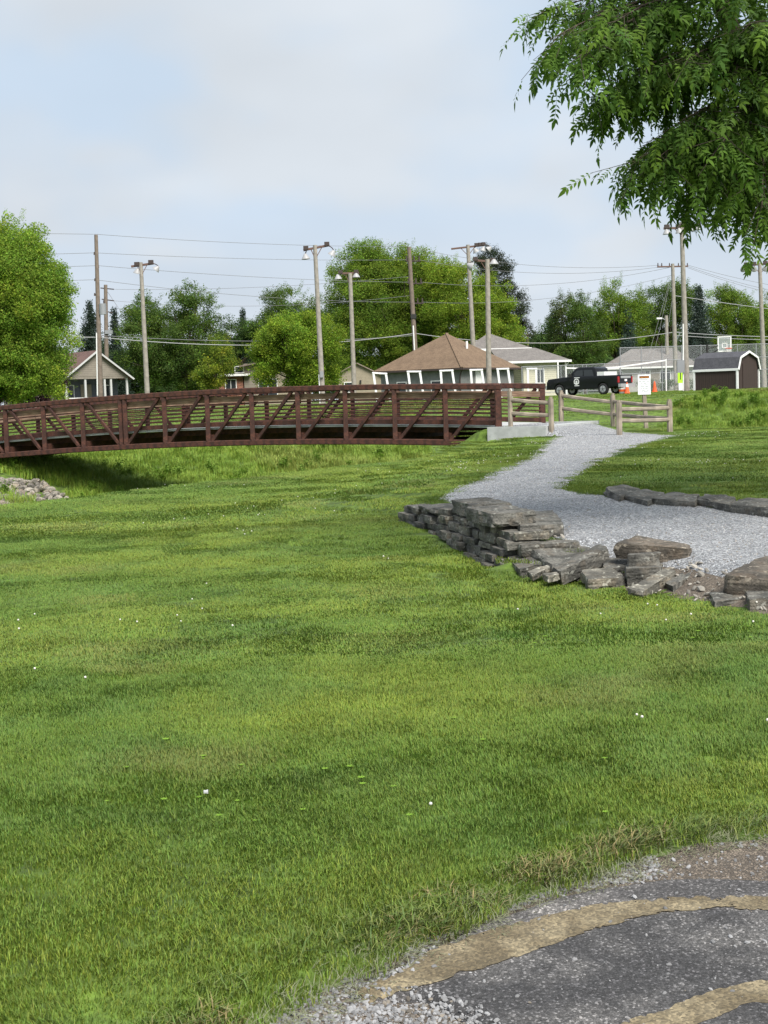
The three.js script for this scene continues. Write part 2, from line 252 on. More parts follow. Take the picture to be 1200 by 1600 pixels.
const pathField = (x, d) => sdPoly(PATHPOLY, x, d) + 0.09 * (fbm(x * 2.2, d * 2.2, 3, 301) - 0.5) + 0.05 * (vnoise(x * 11, d * 11, 303) - 0.5);
const P0 = (px, py) => { const r = RAY(px, py), t = -EYE / r.y; return [r.x * t, t]; };   // on the level of the car park
const LOT = [[330, 1650], [395, 1600], [470, 1562], [560, 1512], [650, 1466], [760, 1420], [870, 1382], [960, 1345], [1050, 1318], [1120, 1306], [1220, 1296], [1300, 1290]].map((p) => P0(...p)).concat([[3.2, 5.2], [5.5, 4.6], [9, 3.4], [9, -6], [-4, -6], [-1.6, 2.2]]);
const lotField = (x, d) => sdPoly(LOT, x, d) + 0.09 * (fbm(x * 5, d * 5, 3, 311) - 0.5);
{
  const grow = (a, s, k, e) => { const o = []; while (a < e) { a += s; s *= k; o.push(a); } return o; };
  const xr = grow(9, 0.3, 1.13, 2500), xs = [...xr.map((x) => -x - 0).reverse(), ...range(-9, 9, 0.14), ...xr];
  const ds = [...grow(-1, 0.4, 1.2, 400).map((x) => -x).reverse(), ...range(-1, 42, 0.14), ...range(42.5, 112, 0.55), ...grow(112, 0.8, 1.12, 3500)];
  const g = sheet(xs, ds, null, (x, d) => H(x, d) - 0.05 * (1 - smooth(-0.1, 0.05, lotField(x, d))) - (d < 42 && d > 6 && x > -1 ? 0.025 * (1 - smooth(-0.25, -0.1, pathField(x, d))) : 0), 2.5);
  const ground = structure('ground', g, std({ map: texSoil, bumpMap: texSoilB, bumpScale: 0.03, roughness: 1 }), 'grassy ground sloping through a ditch to the houses', 'ground');
}
const yPath = (x, d) => H(x, d) + 0.006;
structure('gravel_path', sheet(range(-0.2, 12, 0.1), range(6.5, 41, 0.1), pathField, yPath, 1.6), M.gravel, 'pale grey gravel path leading up to the footbridge', 'path');

// ---------------------------------------------------------------- car park
const agg = (x, d) => { const w = worley(x * 95, d * 95, 401); return 0.0075 * (1 - w[0]) * (0.4 + 0.6 * w[2]) + 0.006 * (fbm(x * 6, d * 6, 4, 403) - 0.5) ; };
const lotX = [...range(-4, -0.6, 0.2), ...range(-0.5, 2.6, 0.012), ...range(2.7, 9, 0.3)], lotD = [...range(-6, 3.0, 0.25), ...range(3.1, 5.7, 0.012), ...range(5.8, 6, 0.1)];
const dirtLine = [[420, 1680], [520, 1560], [550, 1540], [655, 1480], [760, 1432], [870, 1395], [1000, 1372], [1100, 1365], [1220, 1372], [1400, 1400]].map((p) => P0(...p));
const ASPH = [...dirtLine, [4, 4.4], [9, 3], [9, -6], [-2.5, -6], [-0.9, 2.2]];
const gravelTongue = [[330, 1640], [500, 1572], [545, 1562], [580, 1568], [615, 1567], [650, 1562], [690, 1578], [740, 1605], [760, 1700], [600, 1900], [300, 1900]].map((p) => P0(...p));
const asphField = (x, d) => Math.max(sdPoly(ASPH, x, d) + 0.05 * (fbm(x * 9, d * 9, 4, 411) - 0.5), -sdPoly(gravelTongue, x, d) + 0.05 * (fbm(x * 14, d * 14, 3, 415) - 0.5));
const yDirt = (x, d) => -0.017 + 0.012 * fbm(x * 5, d * 5, 4, 421) + 0.5 * agg(x, d);
const yAsph = (x, d) => { const f = asphField(x, d), y = 0.004 + agg(x, d); return f < -0.06 ? y : lerp(yDirt(x, d) - 0.004, y, smooth(0, 0.06, -f)); };
structure('gravel_shoulder', sheet([...range(-4, -0.6, 0.2), ...range(-0.5, 2.6, 0.016), ...range(2.7, 9, 0.3)], [...range(-6, 3, 0.25), ...range(3.1, 6, 0.016)], lotField, yDirt, 1.0), M.dirt, 'brown dirt and gravel strip between the grass and the asphalt', 'gravel');
const stripeA = [[556, 1551], [575, 1538], [640, 1503], [720, 1468], [830, 1438], [950, 1413], [1050, 1406], [1200, 1402], [1330, 1402], [1330, 1432], [1200, 1426], [1120, 1424], [1030, 1431], [930, 1456], [860, 1481], [760, 1516], [660, 1546], [600, 1560], [570, 1561]].map((p) => P0(...p));
const stripeB = [[900, 1640], [985, 1596], [1060, 1570], [1130, 1548], [1200, 1534], [1330, 1515], [1330, 1548], [1200, 1573], [1150, 1582], [1100, 1600], [1000, 1650]].map((p) => P0(...p));
const newAsph = [[640, 1557], [760, 1516], [860, 1481], [930, 1456], [1030, 1431], [1120, 1424], [1200, 1426], [1330, 1432]].map((p) => P0(...p)).concat([[4, 4.0], [9, 2.6], [9, -6], [-2, -6], [-0.6, 2.2]]);
const asphOldField = (x, d) => Math.max(asphField(x, d), -sdPoly(newAsph, x, d) - 0.03);
const asphNewField = (x, d) => Math.max(asphField(x, d), sdPoly(newAsph, x, d) + 0.012 * (fbm(x * 20, d * 20, 3, 425) - 0.5));
const lot = structure('parking_lot', sheet(lotX, lotD, asphNewField, yAsph, 0.8), M.asph, 'dark grey asphalt car park with worn yellow lines', 'asphalt');
structure('asphalt_edge', sheet(lotX, lotD, asphOldField, (x, d) => yAsph(x, d) - 0.002, 0.8), M.asphOld, 'lighter weathered asphalt strip along the grass edge', 'asphalt');
const worn = (P, seed, amt) => (x, d) => sdPoly(P, x, d) + 0.012 * (fbm(x * 26, d * 26, 3, seed) - 0.5) + 0.05 * Math.max(0, (1 - worley(x * 95, d * 95, 401)[0]) < 0.35 ? amt : 0) + 0.12 * Math.max(0, fbm(x * 11, d * 11, 4, seed + 5) - 0.53);
for (const [P, seed, dd, amt, lab] of [[stripeA, 431, range(3.3, 4.75, 0.012), 0.35, 'faded yellow painted line beside the weathered asphalt strip'], [stripeB, 441, range(2.9, 4.05, 0.012), 0.3, 'orange yellow painted line in the middle of the dark asphalt']]) {
  const m = structure('painted_line', sheet(lotX.filter((x) => x > -0.3 && x < 2.75), lotD.filter((d) => d >= dd[0] && d <= dd[dd.length - 1]), worn(P, seed, amt), (x, d) => yAsph(x, d) + 0.0012, 0.8), M.paint, lab, 'marking');
}

// ---------------------------------------------------------------- loose gravel as stones
function pebble(seed) { const g = new THREE.IcosahedronGeometry(1, 0).toNonIndexed(), p = g.attributes.position; for (let i = 0; i < p.count; i++) { const x = p.getX(i), y = p.getY(i), z = p.getZ(i), k = 0.75 + 0.5 * hash2(Math.round(x * 9), Math.round(y * 9) + Math.round(z * 9) * 7, seed); p.setXYZ(i, x * k, y * k * 0.62, z * k * 0.85); } g.computeVertexNormals(); return g; }
function scatter(name, geo, mat, list, label, cat, parent) {
  const im = new THREE.InstancedMesh(geo, mat, list.length), m = new THREE.Matrix4();
  list.forEach((o, i) => { m.compose(o.p, o.q, o.s); im.setMatrixAt(i, m); if (o.c) im.setColorAt(i, o.c); });
  im.name = parent ? name : numbered(name); shade(im); im.userData.kind = 'stuff'; tag(im, label, parent ? null : cat); if (parent && !label) delete im.userData.label; (parent ?? scene).add(im); return im;
}
const E = new THREE.Euler();
const turnQ = (x, y, z) => new THREE.Quaternion().setFromEuler(E.set(x, y, z));
const pebMat = std({ color: col(1, 1, 1), roughness: 0.95 });
{
  const r = rng(5), L = [];
  const grey = () => { const k = 0.15 + 0.24 * r(); return r() < 0.1 ? col(k * 0.7, k * 0.62, k * 0.52) : col(k, k * 1.0, k * 1.02); };
  for (let i = 0; i < 90000 && L.length < 46000; i++) {   // path
    const d = 8.5 + 30 * Math.pow(r(), 1.7), x = -0.2 + r() * 10; if (x / d > 0.42 || pathField(x, d) > 0.06) continue;
    const s = (0.004 + 0.006 * r() * r()) * (1 + d * 0.012); L.push({ p: v3(x, yPath(x, d) + s * 0.15, -d), q: turnQ(r() * 0.8, r() * 6.28, r() * 0.8), s: v3(s, s, s), c: grey().multiplyScalar(1.25) });
  }
  scatter('path_stones', pebble(1), pebMat, L, 'loose pale limestone chips covering the path', 'gravel');
  const K = [];
  for (let i = 0; i < 260000 && K.length < 30000; i++) {   // shoulder and the tongue of gravel
    const x = -1.4 + r() * 4.2, d = 3.0 + r() * 2.7, f = asphField(x, d), l = lotField(x, d); if (l > 0.02) continue;
    const tong = sdPoly(gravelTongue, x, d), near = Math.abs(f) < 0.07 && tong < 0.35 ? 0.8 : 0;
    const pr = tong < 0.03 ? 0.9 : f > 0 ? (x < 0.9 ? 0.5 : 0.05) : near ? 0.35 * (x < 1.0 ? 1 : 0.15) : 0.006; if (r() > pr) continue;
    const s = 0.002 + 0.0065 * Math.pow(r(), 2.8), y = (f < 0 ? yAsph(x, d) : yDirt(x, d)); K.push({ p: v3(x, y + s * 0.3, -d), q: turnQ(r() * 0.8, r() * 6.28, r() * 0.8), s: v3(s * 1.15, s, s), c: grey().multiplyScalar(0.82) });
  }
  scatter('shoulder_stones', pebble(2), pebMat, K, 'loose grey pebbles along the broken asphalt edge', 'gravel');
}

// ---------------------------------------------------------------- stones
function rock(corners, seed, rough = 0.02, sub = [12, 4, 9]) {   // corners: 4 of the top then 4 of the underside, world or local
  const g0 = new THREE.BoxGeometry(2, 2, 2, sub[0], sub[1], sub[2]), p = g0.attributes.position, [a, b, c, d, e, f, g, h] = corners, q = v3();
  const cen = corners.reduce((s, x) => s.add(x), v3()).multiplyScalar(1 / 8);
  for (let i = 0; i < p.count; i++) {
    let x = p.getX(i), y = p.getY(i), z = p.getZ(i); const ex = Math.abs(x) > 0.99, ey = Math.abs(y) > 0.99, ez = Math.abs(z) > 0.99, k = ex + ey + ez;
    if (k >= 2) { const s = k === 2 ? 0.972 : 0.94; if (ex) x *= s; if (ey) y *= s * 0.97; if (ez) z *= s; }
    const u = (x + 1) / 2, v = (y + 1) / 2, w = (z + 1) / 2;
    const mixT = v3().addScaledVector(d, (1 - u) * w).addScaledVector(c, u * w).addScaledVector(a, (1 - u) * (1 - w)).addScaledVector(b, u * (1 - w));
    const mixB = v3().addScaledVector(h, (1 - u) * w).addScaledVector(g, u * w).addScaledVector(e, (1 - u) * (1 - w)).addScaledVector(f, u * (1 - w));
    q.copy(mixB).lerp(mixT, v);
    const out = v3().copy(q).sub(cen).normalize(), n = n3(q.x * 9, q.y * 14, q.z * 9, seed) - 0.5 + 0.7 * (n3(q.x * 26, q.y * 34, q.z * 26, seed + 3) - 0.5) + 0.35 * (n3(q.x * 3, q.y * 3, q.z * 3, seed + 6) - 0.5);
    q.addScaledVector(out, n * rough * 2.4);
    p.setXYZ(i, q.x, q.y, q.z);
  }
  return boxUV(toCreasedNormals(g0, 0.5), 0.9);
}
const slab = (top, th, seed, rough) => { const n = v3().crossVectors(v3().copy(top[2]).sub(top[0]), v3().copy(top[1]).sub(top[3])).normalize(); if (n.y < 0) n.negate(); const dn = n.clone().multiplyScalar(-th).add(v3(0, -th * 0.15, 0)); return rock([...top, ...top.map((t) => t.clone().add(dn))], seed, rough); };
function centred(geo) { geo.computeBoundingBox(); const c = v3((geo.boundingBox.min.x + geo.boundingBox.max.x) / 2, geo.boundingBox.min.y, (geo.boundingBox.min.z + geo.boundingBox.max.z) / 2); geo.translate(-c.x, -c.y, -c.z); return c; }
function stoneThing(name, geo, mat, label, group) { const c = centred(geo); return tag(mesh(name, geo, mat, null, c), label, 'stone', group); }

{ // the dry stone wall: courses laid along the line of the wall
  const A = v3(0.19, 0, -17.3), B = v3(1.14, 0, -13.15), w = thing('dry_stone_wall', 'low grey dry stone wall holding up the gravel path', 'wall', onGround(0.6, 15.4));
  const dir = v3().copy(B).sub(A).setY(0), L = dir.length(); dir.normalize(); const nrm = v3(dir.z, 0, -dir.x); if (nrm.x > 0) nrm.negate(); const r = rng(77);
  const topAt = (m) => (m * L < 2.35 ? 0.27 + 0.055 * m * L : 0.345 - 0.03 * smooth(0.8, 1, m));
  const mats = [M.stone, M.stone, std({ map: texStone, color: col(1.25, 1.22, 1.15), bumpMap: texStoneB, bumpScale: 0.02, roughness: 0.95 }), std({ map: texStone, color: col(0.8, 0.8, 0.82), bumpMap: texStoneB, bumpScale: 0.02, roughness: 0.95 })];
  const org = w.position;
  for (let row = 0, drop = 0; row < 5; row++) {
    const hgt = [0.075, 0.09, 0.07, 0.085, 0.08][row];
    let s = -0.05 + 0.2 * r();
    while (s < L) {
      const len = 0.22 + 0.34 * r(), e = Math.min(s + len, L + 0.1), m = clamp((s + e) / 2 / L, 0, 1), base = v3().copy(A).addScaledVector(dir, (s + e) / 2), gy = H(base.x - 0.25, -base.z);
      const y1 = topAt(m) - drop + 0.012 * (r() - 0.5), y0 = y1 - hgt * (0.86 + 0.2 * r());
      if (y1 > gy + 0.012) {
        const o = (r() - 0.5) * 0.09 + row * 0.03, th = 0.34, jit = () => (r() - 0.5) * 0.022;
        const P = (t, y, dep) => v3().copy(A).addScaledVector(dir, t).addScaledVector(nrm, o - dep).setY(y).sub(org);
        const T = [P(s + 0.012, y1 + jit(), 0), P(e - 0.012, y1 + jit(), jit()), P(e - 0.012, y1 + jit(), th), P(s + 0.012, y1 + jit(), th)];
        const Bm = [P(s + 0.012, y0, jit()), P(e - 0.012, y0, jit()), P(e - 0.012, y0, th), P(s + 0.012, y0, th)];
        mesh('stone', rock([...T, ...Bm], 500 + row * 40 + Math.round(s * 10), 0.011, [7, 3, 5]), mats[Math.floor(r() * 4)], w);
      }
      s = e;
    }
    drop += hgt;
  }
  // big flat stones on top, butted in a row
  for (const [s0, s1, y, th, o] of [[2.3, 3.05, 0.505, 0.145, 0.0], [3.09, 4.0, 0.485, 0.14, 0.07], [0.3, 0.95, 0.315, 0.045, 0.01], [1.0, 1.75, 0.36, 0.05, 0.03]]) {
    const P = (t, yy, dep) => v3().copy(A).addScaledVector(dir, t).addScaledVector(nrm, o - dep).setY(yy).sub(org);
    mesh('capstone', rock([P(s0, y, 0), P(s1, y - 0.01, 0.02), P(s1, y, 0.46), P(s0, y + 0.01, 0.42), P(s0, y - th, 0.02), P(s1, y - th, 0), P(s1, y - th, 0.46), P(s0, y - th, 0.42)], 700 + Math.round(s0 * 10), 0.02), mats[0], w);
  }
}
const C4 = (...p) => p.map(([x, y, d]) => V(x, y, d));
const loose = [
  ['stone_block', C4([799, 801, 14.3], [865, 796, 14.6], [883, 818, 13.5], [812, 821, 13.3]), 0.14, 'stone', 'thick square stone block on the corner of the stone wall'],
  ['stone_slab', C4([786, 838, 13.6], [880, 836, 13.7], [905, 846, 13.1], [815, 852, 12.95]), 0.1, 'stone', 'flat dark stone slab directly under the square corner block'],
  ['stone_slab', C4([828, 855, 13.0], [893, 838, 13.55], [930, 857, 13.1], [862, 884, 12.45]), 0.085, 'stone', 'broad flat stone slab sliding off the end of the wall'],
  ['stone_slab', C4([862, 884, 12.42], [936, 849, 12.95], [951, 856, 12.7], [874, 893, 12.15]), 0.12, 'stone', 'long stone slab leaning against the broad flat slab'],
  ['stone_slab', C4([822, 892, 12.35], [858, 880, 12.6], [862, 885, 12.5], [832, 899, 12.2]), 0.05, 'stoneLight', 'small tan stone slab lying in the grass at the wall end'],
  ['stone_slab', C4([850, 897, 12.2], [868, 893, 12.3], [874, 897, 12.15], [856, 901, 12.05]), 0.05, 'stoneLight', 'smallest tan stone chip between the leaning slabs and the grass'],
  ['stone_slab', C4([790, 868, 13.2], [826, 858, 13.3], [850, 878, 12.7], [812, 890, 12.6]), 0.14, 'stone', 'dark stone jutting from the foot of the wall end'],
  ['stone_slab', C4([908, 889, 12.3], [955, 886, 12.4], [980, 902, 11.95], [918, 905, 11.8]), 0.08, 'stoneLight', 'pale flat stone lying low between the two stone piles'],
  ['stone_block', C4([940, 873, 12.8], [980, 868, 12.9], [982, 884, 12.4], [944, 888, 12.3]), 0.14, 'stone', 'rough stone wedged beside the stacked pillar of stones'],
  ['stone_slab', C4([960, 848, 12.45], [996, 836, 12.75], [1080, 850, 12.55], [1079, 857, 12.15]), 0.125, 'stoneRed', 'long stained stone laid across the stacked pillar of stones'],
  ['stone_block', C4([981, 864, 12.3], [1030, 862, 12.35], [1032, 864, 12.1], [982, 867, 12.05]), 0.105, 'stone', 'square upper stone of the small stacked pillar'],
  ['stone_block', C4([976, 882, 12.2], [1034, 880, 12.25], [1036, 885, 11.95], [978, 888, 11.9]), 0.15, 'stone', 'rounded lower stone of the small stacked pillar'],
  ['stone_slab', C4([1040, 881, 12.6], [1090, 868, 13.0], [1096, 872, 12.7], [1046, 887, 12.25]), 0.09, 'stoneRed', 'brown flat stone half buried in gravel behind the pillar'],
  ['stone_slab', C4([979, 919, 11.4], [1046, 884, 12.0], [1058, 889, 11.85], [1004, 925, 11.25]), 0.085, 'stoneLight', 'pale grey stone slab tipped against the stacked pillar'],
  ['stone_block', C4([1034, 908, 11.7], [1080, 886, 12.0], [1090, 893, 11.8], [1050, 915, 11.4]), 0.16, 'stone', 'dark slanted stone right behind the tipped pale slab'],
  ['stone_block', C4([1080, 892, 11.95], [1104, 887, 12.05], [1119, 903, 11.6], [1100, 911, 11.4]), 0.13, 'stone', 'grey wedge stone beside the dark slanted stone'],
  ['stone_slab', C4([1128, 896, 10.95], [1195, 867, 11.6], [1300, 878, 11.3], [1235, 912, 10.5]), 0.17, 'stoneRed', 'big thick rusty topped stone slab at the end of the piles'],
  ['stone_block', C4([1108, 925, 11.0], [1158, 918, 11.1], [1168, 934, 10.7], [1116, 940, 10.6]), 0.12, 'stone', 'low stone sunk in dirt under the rusty topped slab'],
  ['stone_block', C4([1164, 922, 10.8], [1215, 918, 10.85], [1222, 930, 10.4], [1170, 936, 10.35]), 0.16, 'stone', 'upright stone carrying the rusty topped slab'],
];
loose.forEach(([n, top, th, m, label], i) => stoneThing(n, slab(top, th, 900 + i * 13, 0.017), M[m], label));
{ // flat edging stones on the far side of the path
  const E6 = [[[944, 762, 16.3], [974, 756, 16.8], [1003, 764, 16.4], [968, 775, 15.6], 0.11], [[970, 772, 15.9], [1008, 763, 16.3], [1040, 770, 15.8], [1012, 783, 15.1], 0.11], [[1016, 778, 15.3], [1050, 767, 15.8], [1092, 772, 15.2], [1086, 784, 14.8], 0.11], [[1088, 780, 15.0], [1100, 770, 15.3], [1150, 775, 14.8], [1140, 788, 14.3], 0.12], [[1130, 787, 14.4], [1168, 776, 14.8], [1230, 779, 14.3], [1205, 793, 13.7], 0.12], [[1208, 792, 13.7], [1240, 781, 14.2], [1290, 786, 13.8], [1270, 800, 13.2], 0.12]];
  E6.forEach(([a, b, c, d, th], i) => stoneThing('edging_stone', slab(C4(...[a, b, c, d].map(([x, y, q]) => [x, y, q * 1.045])), th, 1500 + i * 11, 0.02), M.stone, ['end edging stone with split layered top between path and lawn', 'second edging stone from the split layered end stone', 'third edging stone from the split layered end stone', 'fourth edging stone from the split layered end stone', 'fifth edging stone, laid closest to the gravel', 'sixth edging stone beyond the one closest to the gravel'][i], 'edging stones beside the path'));
}
{ // dirt where the stones have slid, and rubble
  const D = [[975, 918], [1010, 905], [1110, 905], [1210, 940], [1260, 990], [1160, 960], [1040, 935]].map(([x, y]) => GX(x, y));
  const wx = (d) => { for (let i = 0; i < WALL.length - 1; i++) if (d <= WALL[i][1] && d >= WALL[i + 1][1]) return lerp(WALL[i][0], WALL[i + 1][0], (WALL[i][1] - d) / (WALL[i][1] - WALL[i + 1][1])); return 99; };
  structure('bare_soil', sheet(range(0.9, 5, 0.05), range(8.7, 13.5, 0.05), (x, d) => Math.max(wx(d) - x, d - 13.08, -pathField(x, d) - 0.25, pathField(x, d) - 1.7) + 0.14 * (fbm(x * 6, d * 6, 3, 61) - 0.5), (x, d) => H(x, d) + 0.004, 0.8), M.dirt, 'bare brown soil around the fallen stones', 'soil');
  const r = rng(91), L = []; for (let i = 0; i < 900; i++) { const x = 0.9 + r() * 2.2, d = 9.5 + r() * 4; if (x < wx(d) - 0.05 || pathField(x, d) < -0.1) continue; const s = 0.008 + 0.03 * r() * r(), k = 0.12 + 0.25 * r(); L.push({ p: v3(x, H(x, d) + 0.012 + s * 0.3, -d), q: turnQ(r(), r() * 6, r()), s: v3(s * 1.3, s, s), c: col(k, k * 0.93, k * 0.82) }); }
  scatter('rubble', pebble(4), pebMat, L, 'small brown rubble spilling from the broken stone wall', 'rubble');
}
{ // riprap at the foot of the far bank
  const r = rng(133), geos = [0, 1, 2, 3].map((k) => { const g = new THREE.IcosahedronGeometry(1, 1), p = g.attributes.position; for (let i = 0; i < p.count; i++) { const q = v3(p.getX(i), p.getY(i), p.getZ(i)), f = 0.72 + 0.6 * n3(q.x * 1.3 + 5, q.y * 1.3 + 5, q.z * 1.3 + k * 9, 33 + k); p.setXYZ(i, q.x * f, q.y * f * 0.7, q.z * f * 0.85); } return boxUV(toCreasedNormals(g, 0.6), 2.2); });
  const tones = [[1.9, 1.8, 1.72], [2.5, 2.4, 2.32], [1.25, 1.2, 1.18], [2.1, 1.85, 1.7]].map((c) => std({ map: texStone, color: col(...c), roughness: 0.95 }));
  let n = 0; const put = [];
  for (let i = 0; i < 1600 && n < 190; i++) {
    const u = r(), px = -25 + 132 * u, top = 752 + 26 * smooth(0.55, 1, u), py = top + (800 - 12 * u - top) * r(), g = G(px, py); if (-g.z < 30 || put.some((q) => q.distanceTo(g) < 0.21)) continue; put.push(g);
    const s = 0.085 + 0.1 * Math.pow(r(), 1.4), m = mesh('riprap_stone', geos[n % 4], tones[Math.floor(r() * 4)]);
    m.position.copy(g).add(v3(0, s * 0.25, 0)); m.scale.set(s * (1 + 0.4 * r()), s, s); m.rotation.set((r() - 0.5) * 0.7, r() * 6.28, (r() - 0.5) * 0.7);
    tag(m, 'pale broken stone in the riprap heap at the ditch edge', 'stone', 'riprap stones in the ditch'); n++;
  }
}

// ---------------------------------------------------------------- footbridge
{
  const br = thing('footbridge', 'long arched rust brown steel truss footbridge over the ditch', 'bridge', v3(3.05, 0, -37)), N = 16, PAN = 1.5;
  const topH = (k) => EYE + 0.272 + 0.0603 * k - 0.00654 * k * k, at = (k, b, y) => v3(-PAN * k * 0.894 + b * 0.448, y, -(PAN * k * 0.448 + b * 0.894));
  const Wd = 3.3, ks = (a, b, s = 0.5) => range(a, b, s);
  for (const b of [0, Wd]) {
    const sgn = b === 0 ? 1 : -1;
    mesh('top_chord', sweep(ks(-0.06, N + 0.06).map((k) => at(k, b, topH(k) - 0.075)), 0.15, 0.15, 0.12), M.steel, br);
    mesh('bottom_chord', sweep(ks(0.14, N - 0.14).map((k) => at(k, b, topH(k) - 1.55)), 0.15, 0.16, 0.12), M.steel, br);
    for (let k = 0; k <= N; k++) {
      const end = k === 0 || k === N, lo = end ? 1.105 : 1.47, w = k === 8 ? 0.125 : 0.13;
      if (k === 8) for (const o of [-0.055, 0.055]) mesh('post', bar(at(k + o, b, topH(k) - lo), at(k + o, b, topH(k) - 0.15), w, 0.13, 0.1), M.steel, br);
      else mesh('post', bar(at(k, b, topH(k) - lo), at(k, b, topH(k) - 0.15), end ? 0.17 : w, end ? 0.17 : 0.13, 0.1), M.steel, br);
    }
    for (let k = 0; k < N; k++) {
      const right = k < 8, kt = right ? k + 0.12 : k + 0.88, kb = right ? k + 0.9 : k + 0.1;
      mesh('diagonal', bar(at(kb, b, topH(kb) - 1.475), at(kt, b, topH(kt) - 0.15), 0.085, 0.09, 0.1), M.steel, br);
    }
    const inn = b + sgn * 0.11;
    for (let i = 0; i < 6; i++) mesh('safety_rail', sweep(ks(0, N).map((k) => at(k, inn, topH(k) - 0.43 - i * 0.108)), 0.035, 0.036, 0.15), M.steel, br);
    mesh('toe_plate', sweep(ks(0, N).map((k) => at(k, inn, topH(k) - 1.02)), 0.04, 0.12, 0.1), M.steel, br);
    for (let k = 0; k < N; k += 2) mesh('rub_rail', sweep([0.01, 0.5, 1, 1.5, 1.99].map((q) => at(k + q, inn + sgn * 0.01, topH(k + q) - 0.30)), 0.04, 0.16, 0.1), M.board, br);
  }
  for (const b of [0.75, 1.65, 2.55]) mesh('stringer', sweep(ks(0.14, N - 0.14).map((k) => at(k, b, topH(k) - 1.24)), 0.1, 0.16, 0.06), M.steel, br);
  for (let k = 1; k < N; k++) mesh('floor_beam', bar(at(k, 0.08, topH(k) - 1.4), at(k, Wd - 0.08, topH(k) - 1.4), 0.13, 0.2, 0.08), M.steel, br);
  mesh('deck', sweep(ks(-0.03, N).map((k) => at(k, Wd / 2, topH(k) - 1.12)), Wd - 0.28, 0.06, 0.1), M.conc, br);
  // abutments and their wing walls
  const abut = thing('abutment', 'pale concrete abutment under the end of the footbridge', 'abutment', v3(3.05, 0, -37));
  const top = topH(0) - 1.105, wallAt = (a0, a1, b0, b1, y0, y1) => { const P = (a, b, y) => v3(a * 0.894 + b * 0.448, y, a * 0.448 - b * 0.894); const g = box(a1 - a0, y1 - y0, b1 - b0); const m = new THREE.Matrix4().makeRotationY(-Math.atan2(0.448, 0.894)); g.applyMatrix4(m); const c = P((a0 + a1) / 2, (b0 + b1) / 2, (y0 + y1) / 2); g.translate(c.x, c.y, c.z); return g; };
  mesh('seat', wallAt(-0.25, 0.3, -0.12, Wd + 0.25, -1.2, top - 0.01), M.conc, abut);
  mesh('wing_wall', wallAt(-0.18, 1.42, -0.34, -0.12, -0.9, top), M.conc, abut);
  mesh('wing_wall', wallAt(-0.1, 1.5, Wd + 0.25, Wd + 0.47, -0.9, top + 0.02), M.conc, abut);
  mesh('approach_slab', wallAt(0.3, 1.4, -0.12, Wd + 0.25, 0.2, top - 0.005), M.conc, abut);
  const p2 = v3(3.05 - PAN * N * 0.894, 0, -(37 + PAN * N * 0.448)), ab2 = thing('abutment', 'concrete abutment at the distant end of the footbridge', 'abutment', p2), t2 = topH(N) - 1.105;
  const wa2 = (y0, y1, l) => { const g = box(l, y1 - y0, Wd + 0.4); g.applyMatrix4(new THREE.Matrix4().makeRotationY(-Math.atan2(0.448, 0.894))); g.translate(Wd / 2 * 0.448, (y0 + y1) / 2, -Wd / 2 * 0.894); return g; };
  mesh('seat', wa2(-1.2, t2 - 0.01, 0.6), M.conc, ab2);
}

// ---------------------------------------------------------------- split rail fences
function fencePost(px, py, d, hgt, parent, org, w = 0.12) { const b = V(px, py, d), g = bar(v3(0, -0.15, 0), v3(0, hgt - 0.03, 0), w, w * 0.95, 0.2); const cap = bar(v3(0, hgt - 0.03, 0), v3(0.005, hgt + 0.025, 0), w * 0.72, w * 0.68, 0.25); const m = mesh('post', merge([g, cap]), M.wood, parent, b.clone().sub(org)); m.rotation.set((hash2(px, 1) - 0.5) * 0.03, hash2(px, 3), (hash2(px, 2) - 0.5) * 0.03); return b; }
function fenceRail(a, ya, b, yb, parent, org) { const p = v3(a.x, a.y + ya, a.z).sub(org), q = v3(b.x, b.y + yb, b.z).sub(org), m = v3().copy(p).lerp(q, 0.5).add(v3(0, -0.008, 0)); mesh('rail', sweep([p, v3().copy(p).lerp(q, 0.06), m, v3().copy(p).lerp(q, 0.94), q], 0.07, 0.1, 0.3), M.wood, parent); }
{
  const o = onGround(3.5, 36.6), f = thing('split_rail_fence', 'short grey two rail wooden fence beside the bridge entrance', 'fence', o), a = fencePost(798, 667, 36.75, 0.94, f, o, 0.11), b = fencePost(862, 678, 36.2, 0.92, f, o);
  fenceRail(a, 0.70, b, 0.78, f, o); fenceRail(a, 0.35, b, 0.47, f, o);
  const o2 = onGround(6.4, 38), f2 = thing('split_rail_fence', 'weathered two rail wooden fence bending along the path edge', 'fence', o2);
  const c = fencePost(877, 661, 40.4, 0.9, f2, o2, 0.13), e = fencePost(958, 668, 39.3, 0.92, f2, o2), g = fencePost(968, 684, 35.1, 0.9, f2, o2, 0.13), h = fencePost(1047, 679, 36.4, 0.88, f2, o2, 0.13);
  fenceRail(c, 0.78, e, 0.70, f2, o2); fenceRail(c, 0.42, e, 0.36, f2, o2); fenceRail(e, 0.72, h, 0.70, f2, o2); fenceRail(e, 0.36, h, 0.40, f2, o2); fenceRail(g, 0.70, h, 0.68, f2, o2); fenceRail(g, 0.42, h, 0.38, f2, o2);
}

